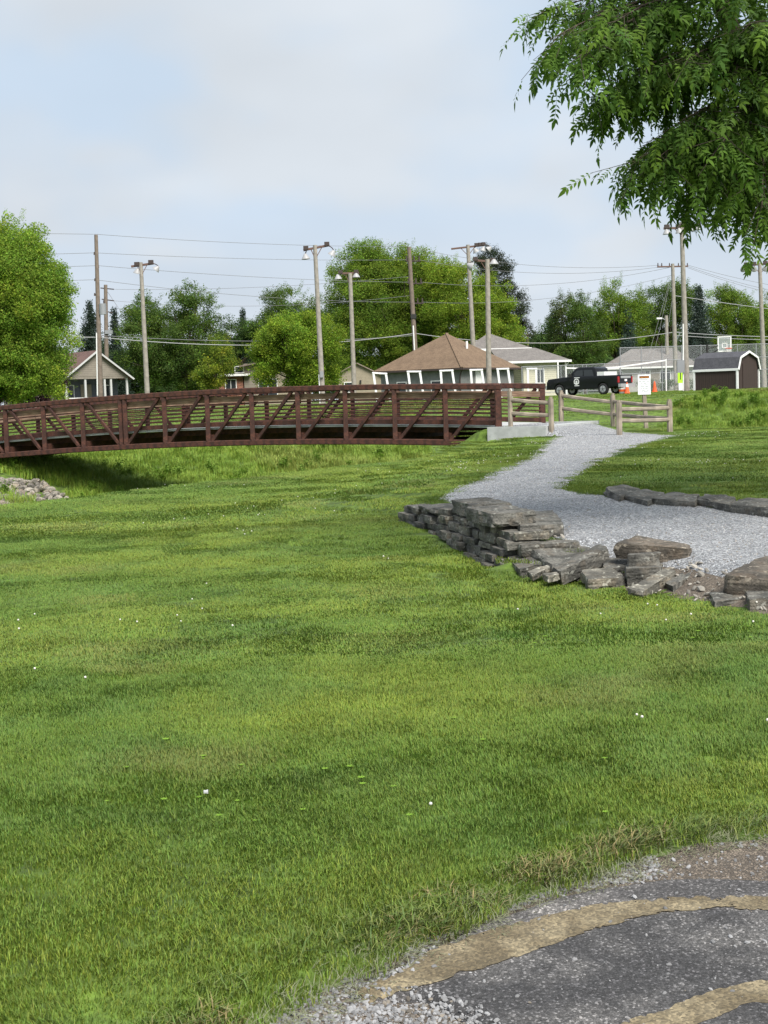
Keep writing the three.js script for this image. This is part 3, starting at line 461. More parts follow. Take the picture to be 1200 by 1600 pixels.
// ---------------------------------------------------------------- poles and wires
function poleAt(name, label, cat, top, low, d, r0, r1, mat = M.pole, group) {   // top and low: pixels of the pole's head and of its lowest visible point
  const t = V(top[0], top[1], d), l = V(low[0], low[1], d), gx = -d, dir = v3().copy(l).sub(t); const k = (t.y - H(l.x, d)) / (t.y - l.y), b = v3().copy(t).addScaledVector(dir, k);
  const o = thing(name, label, cat, b, group), up = v3().copy(t).sub(b);
  mesh('pole', taper([0, 0.25, 0.5, 0.75, 1].map((q) => v3().copy(up).multiplyScalar(q).add(v3(0, q ? 0 : -0.3, 0))), [0, 0.25, 0.5, 0.75, 1].map((q) => lerp(r0, r1, q)), 10), mat, o);
  return { o, up, P: (px, py) => V(px, py, d).sub(b) };
}
const bell = (s) => { const g = new THREE.LatheGeometry([[0.05, 0.42], [0.1, 0.40], [0.16, 0.3], [0.3, 0.08], [0.33, 0], [0.31, 0.0], [0.28, 0.08], [0.14, 0.28], [0, 0.36]].map(([x, y]) => new THREE.Vector2(x * s, y * s)), 14); return g; };
const shadeMat = std({ color: col(0.34, 0.34, 0.35), roughness: 0.45, side: THREE.DoubleSide });
function lamps(p, arm, heads, s = 1) {   // arm: pixel ends of the crossarm; heads: [px, py, tiltX, tiltZ]
  const a = p.P(...arm[0]), b = p.P(...arm[1]); mesh('crossarm', bar(a, b, 0.13, 0.15, 0.1), M.brownMetal, p.o);
  const mid = v3().copy(a).lerp(b, 0.5), low = v3(p.up.x, p.up.y - 0.95, p.up.z);
  for (const q of [0.28, 0.72]) mesh('brace', bar(v3().copy(a).lerp(b, q), low.clone().add(v3(0, 0, 0.1)), 0.035, 0.05), M.brownMetal, p.o);
  for (const [px, py, tx, tz, bx0] of heads) {
    const h = p.P(px, py), x = h.clone(); const top = p.P(bx0 ?? px, arm[0][1]); const t = (top.x - a.x) / (b.x - a.x), on = v3().copy(a).lerp(b, clamp(t, 0.03, 0.97));
    mesh('ballast_box', box(0.34, 0.26, 0.24, on.x, on.y + 0.12, on.z), M.darkMetal, p.o);
    const sh = mesh('lamp_shade', bell(s * 0.82), shadeMat, p.o, h); sh.rotation.set(tx, 0, tz);
    const tip = v3(0, 0.33 * s, 0).applyEuler(sh.rotation).add(h); mesh('bracket', tube([on.clone().add(v3(0, 0.05, 0.05)), v3().copy(on).lerp(tip, 0.6).add(v3(0.05, 0.06, 0)), tip], 0.035), M.darkMetal, p.o);
  }
}
{
  let p = poleAt('light_pole', 'wooden light pole with two bell lamps beside the porch house', 'light pole', [220, 410], [230, 612], 100, 0.19, 0.13); lamps(p, [[205, 416.5], [240, 411.5]], [[214, 427, 0.2, -0.25], [243, 422, 0.1, -0.75, 236]], 1.0);
  p = poleAt('light_pole', 'tall wooden light pole with two bell lamps before the round tree', 'light pole', [492, 383], [503, 600], 98, 0.2, 0.14); lamps(p, [[474, 391], [515, 383]], [[478, 405, 0, 0.1], [518, 399, 0.15, -0.5, 511]], 1.1); mesh('meter_box', box(0.22, 0.42, 0.16, 0.0, 2.0, 0.26), M.galv, p.o); mesh('conduit', tube([v3(-0.2, -0.1, 0.1), v3(-0.2, 2.0, 0.1)], 0.04), M.white, p.o);
  p = poleAt('light_pole', 'grey light pole with two white bell lamps before the biggest tree', 'light pole', [547, 427], [553, 596], 112, 0.2, 0.16); lamps(p, [[531, 427.5], [561, 426.5]], [[528.5, 436.5, 0, 0.1], [556.5, 433.5, 0, 0]], 1.15);
  p = poleAt('light_pole', 'tall light pole rising behind the hip roof with long crossarm', 'light pole', [731, 382.5], [739, 535], 124, 0.24, 0.16); lamps(p, [[705, 389], [757, 383]], [[744.5, 394, 0.1, 0.5], [754, 392, 0.1, -0.3, 750], [762, 390.5, 0.1, -0.9, 756]], 1.15);
  p = poleAt('light_pole', 'grey light pole in front of the hip roofed building', 'light pole', [761.5, 405], [764, 597], 102, 0.2, 0.17); lamps(p, [[742, 407], [773, 409]], [[738, 417, 0.0, 1.1], [771.5, 413, 0, 0, 770]], 1.25);
  p = poleAt('light_pole', 'tallest light pole standing beside the brown shed', 'light pole', [1065, 347], [1073, 608], 98, 0.21, 0.14); lamps(p, [[1037, 357], [1094, 355]], [[1042, 366, 0, 0.1], [1062, 364, 0.1, 0.2, 1060], [1078, 360, 0, -0.3], [1091, 359, 0, 0]], 1.05); mesh('electric_box', box(0.5, 0.85, 0.3, -0.45, 1.7, 0.2), M.galv, p.o); mesh('conduit', tube([v3(-0.26, -0.1, 0.12), v3(-0.26 + 0.05, 4.6, 0.12)], 0.05), M.white, p.o);
  p = poleAt('light_pole', 'light pole with four round lamps behind the basketball hoop', 'light pole', [1187, 411], [1192, 540], 122, 0.22, 0.15); lamps(p, [[1163, 415], [1214, 411]], [[1162, 421, 0.9, 0.5, 1166], [1178, 421, 0.9, 0.1], [1196, 421, 0.8, 0], [1208, 420, 0.8, -0.3]], 1.1);
}
const ins = (p, px, py, r = 0.05, h = 0.28) => { const g = new THREE.CylinderGeometry(r * 0.6, r, h, 8); const c = p.P(px, py); g.translate(c.x, c.y, c.z); mesh('insulator', g, M.darkMetal, p.o); };
const U1 = poleAt('utility_pole', 'tall brown utility pole with a transformer before the porch house', 'utility pole', [150, 367], [157, 615], 104, 0.2, 0.13, M.poleDark);
for (const [x, y] of [[147.5, 396], [153.5, 416], [148.5, 437], [148, 460]]) ins(U1, x, y, 0.07, 0.2);
{ const c = U1.P(161, 483), g = new THREE.CylinderGeometry(0.26, 0.26, 0.78, 16); g.translate(c.x, c.y, c.z + 0.1); mesh('transformer', g, M.galv, U1.o); const l = new THREE.CylinderGeometry(0.05, 0.05, 0.25, 8); l.translate(c.x + 0.1, c.y + 0.5, c.z + 0.1); mesh('bushing', l, M.darkMetal, U1.o); mesh('conduit', tube([U1.P(153.5, 520).add(v3(-0.1, 0, 0.15)), U1.P(155, 618).add(v3(-0.1, 0, 0.15))], 0.05), M.white, U1.o); }
const U2 = poleAt('utility_pole', 'shorter utility pole with dead end insulators behind the porch house', 'utility pole', [165, 445], [166.5, 560], 138, 0.24, 0.17, M.poleDark);
mesh('crossarm', bar(U2.P(157, 450), U2.P(178, 452), 0.1, 0.1), M.darkMetal, U2.o); mesh('crossarm', bar(U2.P(159, 467.5), U2.P(178, 470), 0.1, 0.1), M.darkMetal, U2.o); mesh('crossarm', bar(U2.P(164, 486), U2.P(176, 489), 0.1, 0.1), M.darkMetal, U2.o); mesh('floodlight', box(0.7, 0.35, 0.4, 0.55, U2.P(172, 519).y, 0.2), M.galv, U2.o);
const U3 = poleAt('utility_pole', 'utility pole with many crossarms in front of the biggest tree', 'utility pole', [639, 386], [649, 552], 130, 0.26, 0.18, M.poleDark);
for (const [y, a, b] of [[408, 634, 657], [443, 637, 660], [474, 641, 662]]) { mesh('crossarm', bar(U3.P(a, y), U3.P(b, y), 0.1, 0.12), M.darkMetal, U3.o); for (const q of [0.05, 0.55, 0.9]) ins(U3, lerp(a, b, q), y - 4, 0.09, 0.5); }
mesh('conduit', tube([U3.P(645.5, 509).add(v3(0, 0, 0.3)), U3.P(648, 560).add(v3(0, 0, 0.3))], 0.07), M.white, U3.o); { const c = U3.P(646, 494.5); mesh('splice_box', box(0.5, 0.4, 0.5, c.x, c.y, c.z), M.black, U3.o); }
const U4 = poleAt('utility_pole', 'grey utility pole with one wide crossarm behind the caution sign', 'utility pole', [1051, 412], [1056, 596], 128, 0.22, 0.15, M.pole);
mesh('crossarm', bar(U4.P(1027, 417), U4.P(1075, 416), 0.12, 0.13), M.brownMetal, U4.o); for (const x of [1028, 1034, 1046, 1060, 1066, 1074]) ins(U4, x, 413.5, 0.06, 0.3);
const U5 = poleAt('street_light', 'short grey pole with a curved street light arm', 'street light', [1041, 493], [1043, 590], 138, 0.2, 0.16, M.pole); mesh('arm', tube([U5.P(1041, 502), U5.P(1036, 498), U5.P(1030, 497)], 0.05), M.galv, U5.o); { const c = U5.P(1030, 497.5); mesh('lamp_head', box(0.5, 0.16, 0.25, c.x, c.y, c.z), M.white, U5.o); }
const U6 = poleAt('utility_pole', 'small distant utility pole among the spruces', 'utility pole', [1025, 508], [1026, 590], 170, 0.2, 0.16, M.pole); mesh('crossarm', bar(U6.P(1018, 510), U6.P(1031, 510), 0.1, 0.1), M.pole, U6.o);
const U7 = poleAt('utility_pole', 'thin dark utility pole in the gap between trees', 'utility pole', [824.5, 521], [825, 580], 170, 0.16, 0.12, M.poleDark); mesh('crossarm', bar(U7.P(821, 524), U7.P(831, 524.5), 0.1, 0.1), M.darkMetal, U7.o);

function wire(a, b, mid, r, mat, label, group) {   // a, b, mid: [px, py, d]
  const A = V(...a), B = V(...b), t = clamp((mid[0] - a[0]) / (b[0] - a[0]), 0.15, 0.85), dm = A.z + (B.z - A.z) * t, Mm = V(mid[0], mid[1], -dm), lin = v3().copy(A).lerp(B, t), sag = (lin.y - Mm.y) / (4 * t * (1 - t));
  const pts = []; for (let i = 0; i <= 14; i++) { const q = i / 14; pts.push(v3().copy(A).lerp(B, q).add(v3(0, -4 * sag * q * (1 - q), 0))); }
  tag(mesh('overhead_wire', new THREE.TubeGeometry(new THREE.CatmullRomCurve3(pts), 40, r, 5), mat), label, 'wire', group);
}
{
  const pw = 'power wires between the poles', cb = 'thick cables between the poles', D1 = 104, D3 = 130, D4 = 128;
  const dots = [[150, 366, 639, 385, 400, 382.5, 'topmost power wire between the transformer pole and the crossarm pole'], [147.5, 395, 636, 406, 400, 406, 'second power wire between the transformer pole and the crossarm pole'], [153.5, 415, 640, 441, 400, 435, 'third power wire between the transformer pole and the crossarm pole'], [148.5, 437, 642, 472, 400, 466, 'lowest power wire between the transformer pole and the crossarm pole']];
  for (const [x0, y0, x1, y1, xm, ym, lab] of dots) { const which = lab.split(' ')[0]; wire([x0, y0, D1], [x1, y1, D3], [xm, ym], 0.016, M.wire, lab, pw); wire([-260, y0 - 2, D1], [x0, y0, D1], [-60, y0 + (y0 < 380 ? -2 : 3)], 0.016, M.wire, which + ' power wire leaving the transformer pole over the bright tree', pw); }
  wire([153, 527, D1], [648, 521, D3], [400, 540], 0.034, M.cable, 'thick pale cable strung before the round tree', cb); wire([154, 524, D1], [648, 524, D3], [400, 534], 0.022, M.wire, 'thin dark cable strung just above the thick pale cable', cb);
  wire([-260, 524, D1], [153, 527, D1], [0, 527], 0.034, M.cable, 'thick pale cable crossing the bright tree', cb);
  wire([649, 521, D3], [1054, 519, D4], [860, 536], 0.034, M.cable, 'thick pale cable passing above the hip roof', cb); wire([1054, 519, D4], [1420, 520, 124], [1200, 526], 0.034, M.cable, 'thick pale cable above the basketball hoop', cb); wire([1054, 524, D4], [1420, 528, 124], [1200, 531], 0.03, M.cable, 'second pale cable above the basketball hoop', cb);
  wire([640, 386, D3], [1034, 414, D4], [700, 398], 0.016, M.wire, 'topmost power wire running from the crossarm pole to the wide crossarm', pw); wire([655, 406, D3], [1040, 416, D4], [860, 427], 0.016, M.wire, 'second power wire running from the crossarm pole to the wide crossarm', pw); wire([658, 441, D3], [1046, 418, D4], [860, 444], 0.016, M.wire, 'third power wire running from the crossarm pole to the wide crossarm', pw); wire([660, 472, D3], [1050, 430, D4], [860, 466], 0.016, M.wire, 'lowest power wire running from the crossarm pole to the wide crossarm', pw);
  for (const [y0, y1, ym, which] of [[414, 446, 438, 'upper'], [416, 455, 446, 'middle'], [418, 462, 450, 'lower']]) wire([1074, y0, D4], [1420, y1 + 20, 124], [1200, ym + 6], 0.016, M.wire, which + ' power wire running from the wide crossarm past the hoop', pw);
  wire([1054, 462, D4], [1420, 505, 124], [1200, 482], 0.03, M.cable, 'heavy twisted service cable sloping down past the dark spruce', cb);
  wire([178, 452, 138], [640, 432, D3], [400, 449], 0.016, M.wire, 'upper wire from the dead end insulators to the crossarm pole', pw); wire([178, 470, 138], [640, 462, D3], [400, 478], 0.016, M.wire, 'lower wire from the dead end insulators to the crossarm pole', pw);
  for (const [a, b] of [[[1046, 440], [1000, 600]], [[1046, 445], [1010, 602]], [[1050, 470], [1030, 598]]]) wire([...a, D4], [...b, D4 - 6], [(a[0] + b[0]) / 2, (a[1] + b[1]) / 2], 0.012, M.wire, 'taut guy wire slanting from the wide crossarm pole', 'guy wires');
  wire([166, 453, 138], [196, 498, 138], [181, 475], 0.02, M.wire, 'guy wire slanting from the shorter utility pole', 'guy wires');
}

// ---------------------------------------------------------------- buildings
const roofMat = (a, b, s) => std({ map: texShingle(a, b, s), roughness: 0.95 });
const M2 = {
  brownRoof: roofMat([98, 80, 64], [130, 109, 88], 301), redRoof: roofMat([84, 62, 58], [116, 90, 82], 303), greyRoof: roofMat([98, 94, 92], [130, 125, 121], 305), darkRoof: roofMat([58, 58, 64], [86, 86, 92], 307), tanRoof: roofMat([126, 112, 102], [150, 138, 126], 309),
  greyWall: std({ map: texConc, color: col(0.46, 0.46, 0.46), roughness: 0.95 }), tan: std({ map: texSiding([156, 146, 128], 1), roughness: 0.85 }), cream: std({ map: texSiding([206, 200, 178], 2), roughness: 0.8 }), taupe: std({ map: texSiding([138, 130, 120], 3), roughness: 0.85 }), pale: std({ map: texSiding([176, 174, 170], 4), roughness: 0.85 }),
  brick: std({ map: makeTex(256, (u, v) => { const ro = Math.floor(v * 16), f = (u * 6 + (ro % 2) * 0.5) % 1, g = (v * 16) % 1; return f < 0.06 || g < 0.14 ? [0.6, 0.55, 0.5] : S([138, 82, 66], 0.8 + 0.4 * hash2(Math.floor(u * 6 + (ro % 2) * 0.5), ro, 5)); }), roughness: 0.95 }),
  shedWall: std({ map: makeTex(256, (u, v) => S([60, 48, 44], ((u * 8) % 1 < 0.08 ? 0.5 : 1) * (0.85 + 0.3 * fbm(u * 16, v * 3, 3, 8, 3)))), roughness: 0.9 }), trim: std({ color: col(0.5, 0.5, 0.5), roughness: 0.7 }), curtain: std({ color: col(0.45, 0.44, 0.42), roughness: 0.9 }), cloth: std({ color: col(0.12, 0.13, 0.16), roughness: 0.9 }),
};
function poly(P, tile = 1) {   // flat polygon from 3D points, with thickness left to the caller
  const pos = []; for (let k = 1; k < P.length - 1; k++) for (const q of [P[0], P[k], P[k + 1]]) pos.push(q.x, q.y, q.z); const g = new THREE.BufferGeometry(); g.setAttribute('position', new THREE.Float32BufferAttribute(pos, 3)); g.computeVertexNormals(); return g;
}
function plate(P, th, tile = 1) {   // polygon with thickness th downwards; uv runs along the eaves (first edge) and up the slope
  const n = v3().crossVectors(v3().copy(P[1]).sub(P[0]), v3().copy(P[2]).sub(P[0])).normalize(), e = v3().copy(P[1]).sub(P[0]).normalize(), u = v3().crossVectors(n, e), d = n.clone().multiplyScalar(n.y > 0 ? -th : th), Q = P.map((p) => p.clone().add(d)), pos = [], uv = [];
  const put = (...v) => v.forEach((q) => { pos.push(q.x, q.y, q.z); uv.push(q.clone().sub(P[0]).dot(e) / tile, q.clone().sub(P[0]).dot(u) / tile); });
  for (let k = 1; k < P.length - 1; k++) { put(P[0], P[k], P[k + 1]); put(Q[0], Q[k + 1], Q[k]); } P.forEach((p, i) => { const j = (i + 1) % P.length; put(p, Q[i], P[j]); put(P[j], Q[i], Q[j]); });
  const g = new THREE.BufferGeometry(); g.setAttribute('position', new THREE.Float32BufferAttribute(pos, 3)); g.setAttribute('uv', new THREE.Float32BufferAttribute(uv, 2)); g.computeVertexNormals(); return g;
}
function win(parent, x, y, z, w, h, panes = 2, ry = 0) {   // a window standing on a wall facing local +z (turned by ry about its place)
  const f = mesh('window', merge([box(w + 0.14, 0.07, 0.07, 0, h / 2 + 0.035, 0), box(w + 0.2, 0.07, 0.1, 0, -h / 2 - 0.035, 0), box(0.07, h, 0.07, -w / 2 - 0.035, 0, 0), box(0.07, h, 0.07, w / 2 + 0.035, 0, 0), ...(panes > 1 ? [box(0.05, h, 0.05, 0, 0, 0)] : [])]), M.white, parent, v3(x, y, z)); f.rotation.y = ry;
  for (let k = 0; k < panes; k++) { const pw = w / panes - (panes > 1 ? 0.04 : 0); mesh('pane', box(pw, h, 0.02, (k + 0.5) * w / panes - w / 2, 0, 0.0), M.glass, f); }
}
function door(parent, x, y, z, w, h, mat = M.white, ry = 0) { const f = mesh('door', box(w, h, 0.06), mat, parent, v3(x, y, z)); f.rotation.y = ry; mesh('handle', box(0.05, 0.12, 0.06, w * 0.38, 0, 0.05), M.galv, f); return f; }
const place = (px, py, d) => { const p = V(px, py, d); return v3(p.x, H(p.x, d), p.z); };
{ // hip roofed park building: corner nearest the camera at its local origin
  const c = place(720, 610, 108), b = thing('park_building', 'low grey block building with a brown hip roof', 'building', c, null, 0.0); b.rotation.y = -0.62;
  const L = 7.4, Wd = 8.0, h = 2.35, ov = 0.45;
  mesh('wall', box(L, h, Wd, -L / 2, h / 2, -Wd / 2, 1.6), M2.greyWall, b);
  const e = [v3(-L - ov, h, ov), v3(ov, h, ov), v3(ov, h, -Wd - ov), v3(-L - ov, h, -Wd - ov)], ap = v3(-L * 0.47, h + 2.85, -Wd * 0.47), ap2 = v3(-L * 0.53, h + 2.85, -Wd * 0.53), mid = ap.clone().lerp(ap2, 0.5);
  const roof = mesh('roof', merge([plate([e[0], e[1], mid], 0.08, 2), plate([e[1], e[2], mid], 0.08, 2), plate([e[2], e[3], mid], 0.08, 2), plate([e[3], e[0], mid], 0.08, 2)]), M2.brownRoof, b);
  mesh('ridge_cap', merge([bar(e[1].clone().add(v3(0, 0.03, 0)), mid.clone().add(v3(0, 0.03, 0)), 0.22, 0.05)]), M2.brownRoof, roof); { const q = mid.clone().lerp(e[1], 0.3).lerp(e[2], 0.22); mesh('vent_pipe', new THREE.CylinderGeometry(0.09, 0.09, 0.6, 10), M.white, roof, q.add(v3(0, 0.3, 0))); }
  mesh('gutter', merge([bar(e[0].clone().add(v3(0, -0.1, 0.03)), e[1].clone().add(v3(0, -0.1, 0.03)), 0.1, 0.12), bar(e[1].clone().add(v3(0.03, -0.1, 0)), e[2].clone().add(v3(0.03, -0.1, 0)), 0.1, 0.12)]), M.darkMetal, b); mesh('downspout', tube([v3(0.25, h - 0.15, 0.12), v3(0.06, h - 0.5, 0.1), v3(0.06, 0, 0.1)], 0.05), M.darkMetal, b);
  door(b, 0.03, 1.15, -2.6, 0.95, 2.15, M.white, Math.PI / 2);
  win(b, -2.2, 1.0, 0.03, 0.8, 0.8, 1); win(b, -5.4, 1.0, 0.03, 0.8, 0.8, 1);
}
{ // cream house
  const c = place(818, 610, 124), b = thing('cream_house', 'cream sided house with grey roof and corner porch', 'house', c); b.rotation.y = 0.12; b.scale.y = 1.12;
  mesh('wall', box(2.95, 2.7, 6, 1.5, 1.35, -3, 1.2), M2.cream, b); mesh('wall', box(5.5, 3.2, 5, -1.9, 1.6, -7, 1.2), M2.cream, b);
  const lean = mesh('roof', plate([v3(-2.2, 2.72, 0.5), v3(4.2, 2.72, 0.5), v3(1.9, 3.85, -3.4), v3(-2.2, 3.85, -3.4)], 0.1, 2), M2.greyRoof, b); mesh('fascia', box(6.4, 0.16, 0.06, 1.0, 2.66, 0.54), M.white, lean);
  const up = mesh('roof', merge([plate([v3(-4.7, 3.85, -3.4), v3(1.6, 3.85, -3.4), v3(-1.6, 5.2, -6.5), v3(-1.7, 5.2, -6.5)], 0.1, 2), plate([v3(1.6, 3.85, -3.4), v3(1.6, 3.85, -9.6), v3(-1.6, 5.2, -6.5)], 0.1, 2)]), M2.greyRoof, b); mesh('fascia', box(6.3, 0.2, 0.06, -1.55, 3.78, -3.35), M.white, up); mesh('wall', box(6, 0.7, 0.2, -1.5, 3.4, -3.6), M2.cream, b);
  win(b, 1.5, 1.55, 0.04, 0.62, 1.0, 2); door(b, 3.0, 1.1, -1.2, 0.9, 2.1, M2.taupe, Math.PI / 2); mesh('porch_post', box(0.13, 2.65, 0.13, 3.75, 1.33, 0.2), M.white, b); mesh('porch_post', box(0.13, 2.65, 0.13, 3.75, 1.33, -2.6), M.white, b); mesh('porch_wall', box(0.1, 2.6, 3, 3.05, 1.3, -4.4), M2.cloth, b); mesh('downspout', tube([v3(3.98, 2.55, 0.45), v3(3.8, 2.4, 0.3), v3(3.8, 0, 0.3)], 0.045), M.white, b);
}
{ // grey roofed house behind the court fence
  const c = place(1015, 608, 136), b = thing('grey_house', 'pale house with a wide grey hip roof behind the court fence', 'house', c); b.rotation.y = -0.1; const w = 4.3, h = 2.3, D = 7, o = 0.4;
  mesh('wall', box(2 * w, h, D, 0, h / 2, -D / 2, 1.2), M2.pale, b); const e = [v3(-w - o, h, o), v3(w + o, h, o), v3(w + o, h, -D - o), v3(-w - o, h, -D - o)], r0 = v3(-1.4, h + 1.85, -D / 2), r1 = v3(2.7, h + 1.85, -D / 2);
  const rf = mesh('roof', merge([plate([e[0], e[1], r1, r0], 0.1, 2), plate([e[1], e[2], r1], 0.1, 2), plate([e[2], e[3], r0, r1], 0.1, 2), plate([e[3], e[0], r0], 0.1, 2)]), M2.greyRoof, b); mesh('fascia', box(2 * w + 2 * o, 0.16, 0.05, 0, h - 0.06, o + 0.03), M.white, rf);
  for (const x of [-3.0, -0.4, 1.5, 2.7]) win(b, x, 1.35, 0.04, 0.9, 1.1, 2); door(b, 0.55, 1.05, 0.04, 0.9, 2.05, M2.taupe);
}
{ // porch house on the left
  const c = place(153, 618, 116), b = thing('porch_house', 'brown roofed house with a taupe gable porch on white posts', 'house', c); b.rotation.y = 0.6; const w = 2.75, he = 2.75, ha = 4.75, D = 9;
  const gable = new THREE.Shape([[-w, he], [w, he], [0, ha]].map((p) => new THREE.Vector2(...p))); const gg = boxUV(new THREE.ExtrudeGeometry(gable, { depth: 0.12, bevelEnabled: false }), 1.2); gg.computeVertexNormals(); mesh('gable', gg, M2.taupe, b, v3(0, 0, -0.12));
  const rf = mesh('roof', merge([plate([v3(-w - 0.35, he - 0.22, 0.3), v3(0, ha + 0.1, 0.3), v3(0, ha + 0.1, -D), v3(-w - 0.35, he - 0.22, -D)].reverse(), 0.12, 2), plate([v3(0, ha + 0.1, 0.3), v3(w + 0.35, he - 0.22, 0.3), v3(w + 0.35, he - 0.22, -D), v3(0, ha + 0.1, -D)].reverse(), 0.12, 2)]), M2.redRoof, b);
  mesh('rake_board', merge([bar(v3(-w - 0.36, he - 0.3, 0.33), v3(0, ha + 0.02, 0.33), 0.05, 0.14), bar(v3(w + 0.36, he - 0.3, 0.33), v3(0, ha + 0.02, 0.33), 0.05, 0.14)]), M2.trim, rf);
  mesh('beam', box(2 * w, 0.2, 0.2, 0, he - 0.1, -0.12), M2.taupe, b); for (const x of [-w + 0.1, -w * 0.36, w * 0.25, w * 0.45, w - 0.1]) mesh('porch_post', box(0.16, he - 0.2, 0.16, x, (he - 0.2) / 2, -0.15), M2.trim, b);
  mesh('wall', box(2 * w, he, D - 2.2, 0, he / 2, -2.2 - (D - 2.2) / 2, 1.2), M2.cloth, b); door(b, -0.1, 1.1, -2.15, 0.95, 2.1, M2.tan); win(b, -1.7, 1.4, -2.15, 1.0, 1.3, 2); win(b, 1.5, 1.4, -2.15, 1.2, 1.2, 2); mesh('porch_floor', box(2 * w, 0.25, 2.2, 0, 0.12, -1.2), M.conc, b);
  for (let i = 0; i < 9; i++) mesh('baluster', box(0.05, 0.75, 0.05, -w + 0.25 + i * 0.2, 0.62, -0.15), M.white, b); mesh('porch_rail', box(1.9, 0.07, 0.08, -w + 1.0, 1.02, -0.15), M.white, b);
  mesh('side_wall', box(2.6, 2.4, 5, -w - 1.3, 1.2, -4.6, 1.2), M2.taupe, b); mesh('side_roof', merge([plate([v3(-w - 2.9, 2.35, -1.8), v3(-w + 0.2, 2.35, -1.8), v3(-w + 0.2, 3.9, -4.6), v3(-w - 2.9, 3.9, -4.6)], 0.1, 2), plate([v3(-w - 2.9, 3.9, -4.6), v3(-w + 0.2, 3.9, -4.6), v3(-w + 0.2, 2.35, -7.4), v3(-w - 2.9, 2.35, -7.4)], 0.1, 2)]), M2.redRoof, b);
  const c2 = place(104, 618, 140), h2 = thing('brown_house', 'house showing only a brown gable roof behind the porch house', 'house', c2); mesh('wall', box(5, 3.4, 5, 0, 1.7, -2.5, 1.2), M2.taupe, h2); mesh('roof', merge([plate([v3(-2.9, 3.2, 0.4), v3(-2.9, 3.2, -5.4), v3(0, 5.3, -5.4), v3(0, 5.3, 0.4)], 0.12, 2), plate([v3(2.9, 3.2, -5.4), v3(2.9, 3.2, 0.4), v3(0, 5.3, 0.4), v3(0, 5.3, -5.4)], 0.12, 2)]), M2.redRoof, h2); win(h2, 0, 1.6, 0.05, 1, 1.2, 2);
}
{ // low modern brick house
  const c = place(372, 620, 128), b = thing('brick_house', 'low brick and grey panel house half hidden by trees', 'house', c); b.rotation.y = 0.05;
  mesh('wall', box(2.5, 2.7, 5, -0.75, 1.35, -2.5, 1.2), M2.brick, b); mesh('panel_wall', box(1.0, 3.7, 5, 1.1, 1.85, -2.45, 1.2), M2.taupe, b); mesh('wall', box(5, 2.9, 5, 4.1, 1.45, -3.0, 1.2), M2.tan, b);
  mesh('roof', merge([plate([v3(-5.2, 2.78, 0.5), v3(1.2, 2.78, 0.5), v3(1.2, 2.95, -5.4), v3(-5.2, 2.95, -5.4)], 0.16, 2)]), M2.tanRoof, b); mesh('roof', plate([v3(0.2, 3.55, 0.6), v3(7, 4.6, 0.6), v3(7, 4.6, -5.6), v3(0.2, 3.55, -5.6)], 0.14, 2), M2.tanRoof, b); mesh('fascia', box(6.4, 0.18, 0.05, -2.0, 2.72, 0.55), M.white, b);
  win(b, -0.6, 1.7, 0.05, 0.9, 1.2, 2); win(b, 2.7, 1.5, -0.45, 1.6, 1.5, 2); win(b, 0.2, 3.2, 0.06, 0.7, 0.5, 1);
  const g0 = place(556, 612, 126), g = thing('garage', 'tan lap sided garage beside the hip roofed building', 'garage', g0); const sh = new THREE.Shape([[-1.5, 0], [3.3, 0], [3.3, 1.8], [0.15, 3.4], [-1.5, 2.55]].map((p) => new THREE.Vector2(...p))); const eg = boxUV(new THREE.ExtrudeGeometry(sh, { depth: 5, bevelEnabled: false }), 1.0); eg.computeVertexNormals(); mesh('wall', eg, M2.tan, g, v3(0, 0, -5));
  mesh('roof', merge([plate([v3(-1.8, 2.44, 0.25), v3(0.15, 3.46, 0.25), v3(0.15, 3.46, -5.2), v3(-1.8, 2.44, -5.2)].reverse(), 0.09, 2), plate([v3(0.15, 3.46, 0.25), v3(3.6, 1.7, 0.25), v3(3.6, 1.7, -5.2), v3(0.15, 3.46, -5.2)].reverse(), 0.09, 2)]), M2.tanRoof, g); mesh('wall_lamp', box(0.14, 0.3, 0.14, 0.45, 1.75, 0.08), M.black, g); win(g, -0.6, 1.3, 0.04, 0.7, 0.8, 1);
}
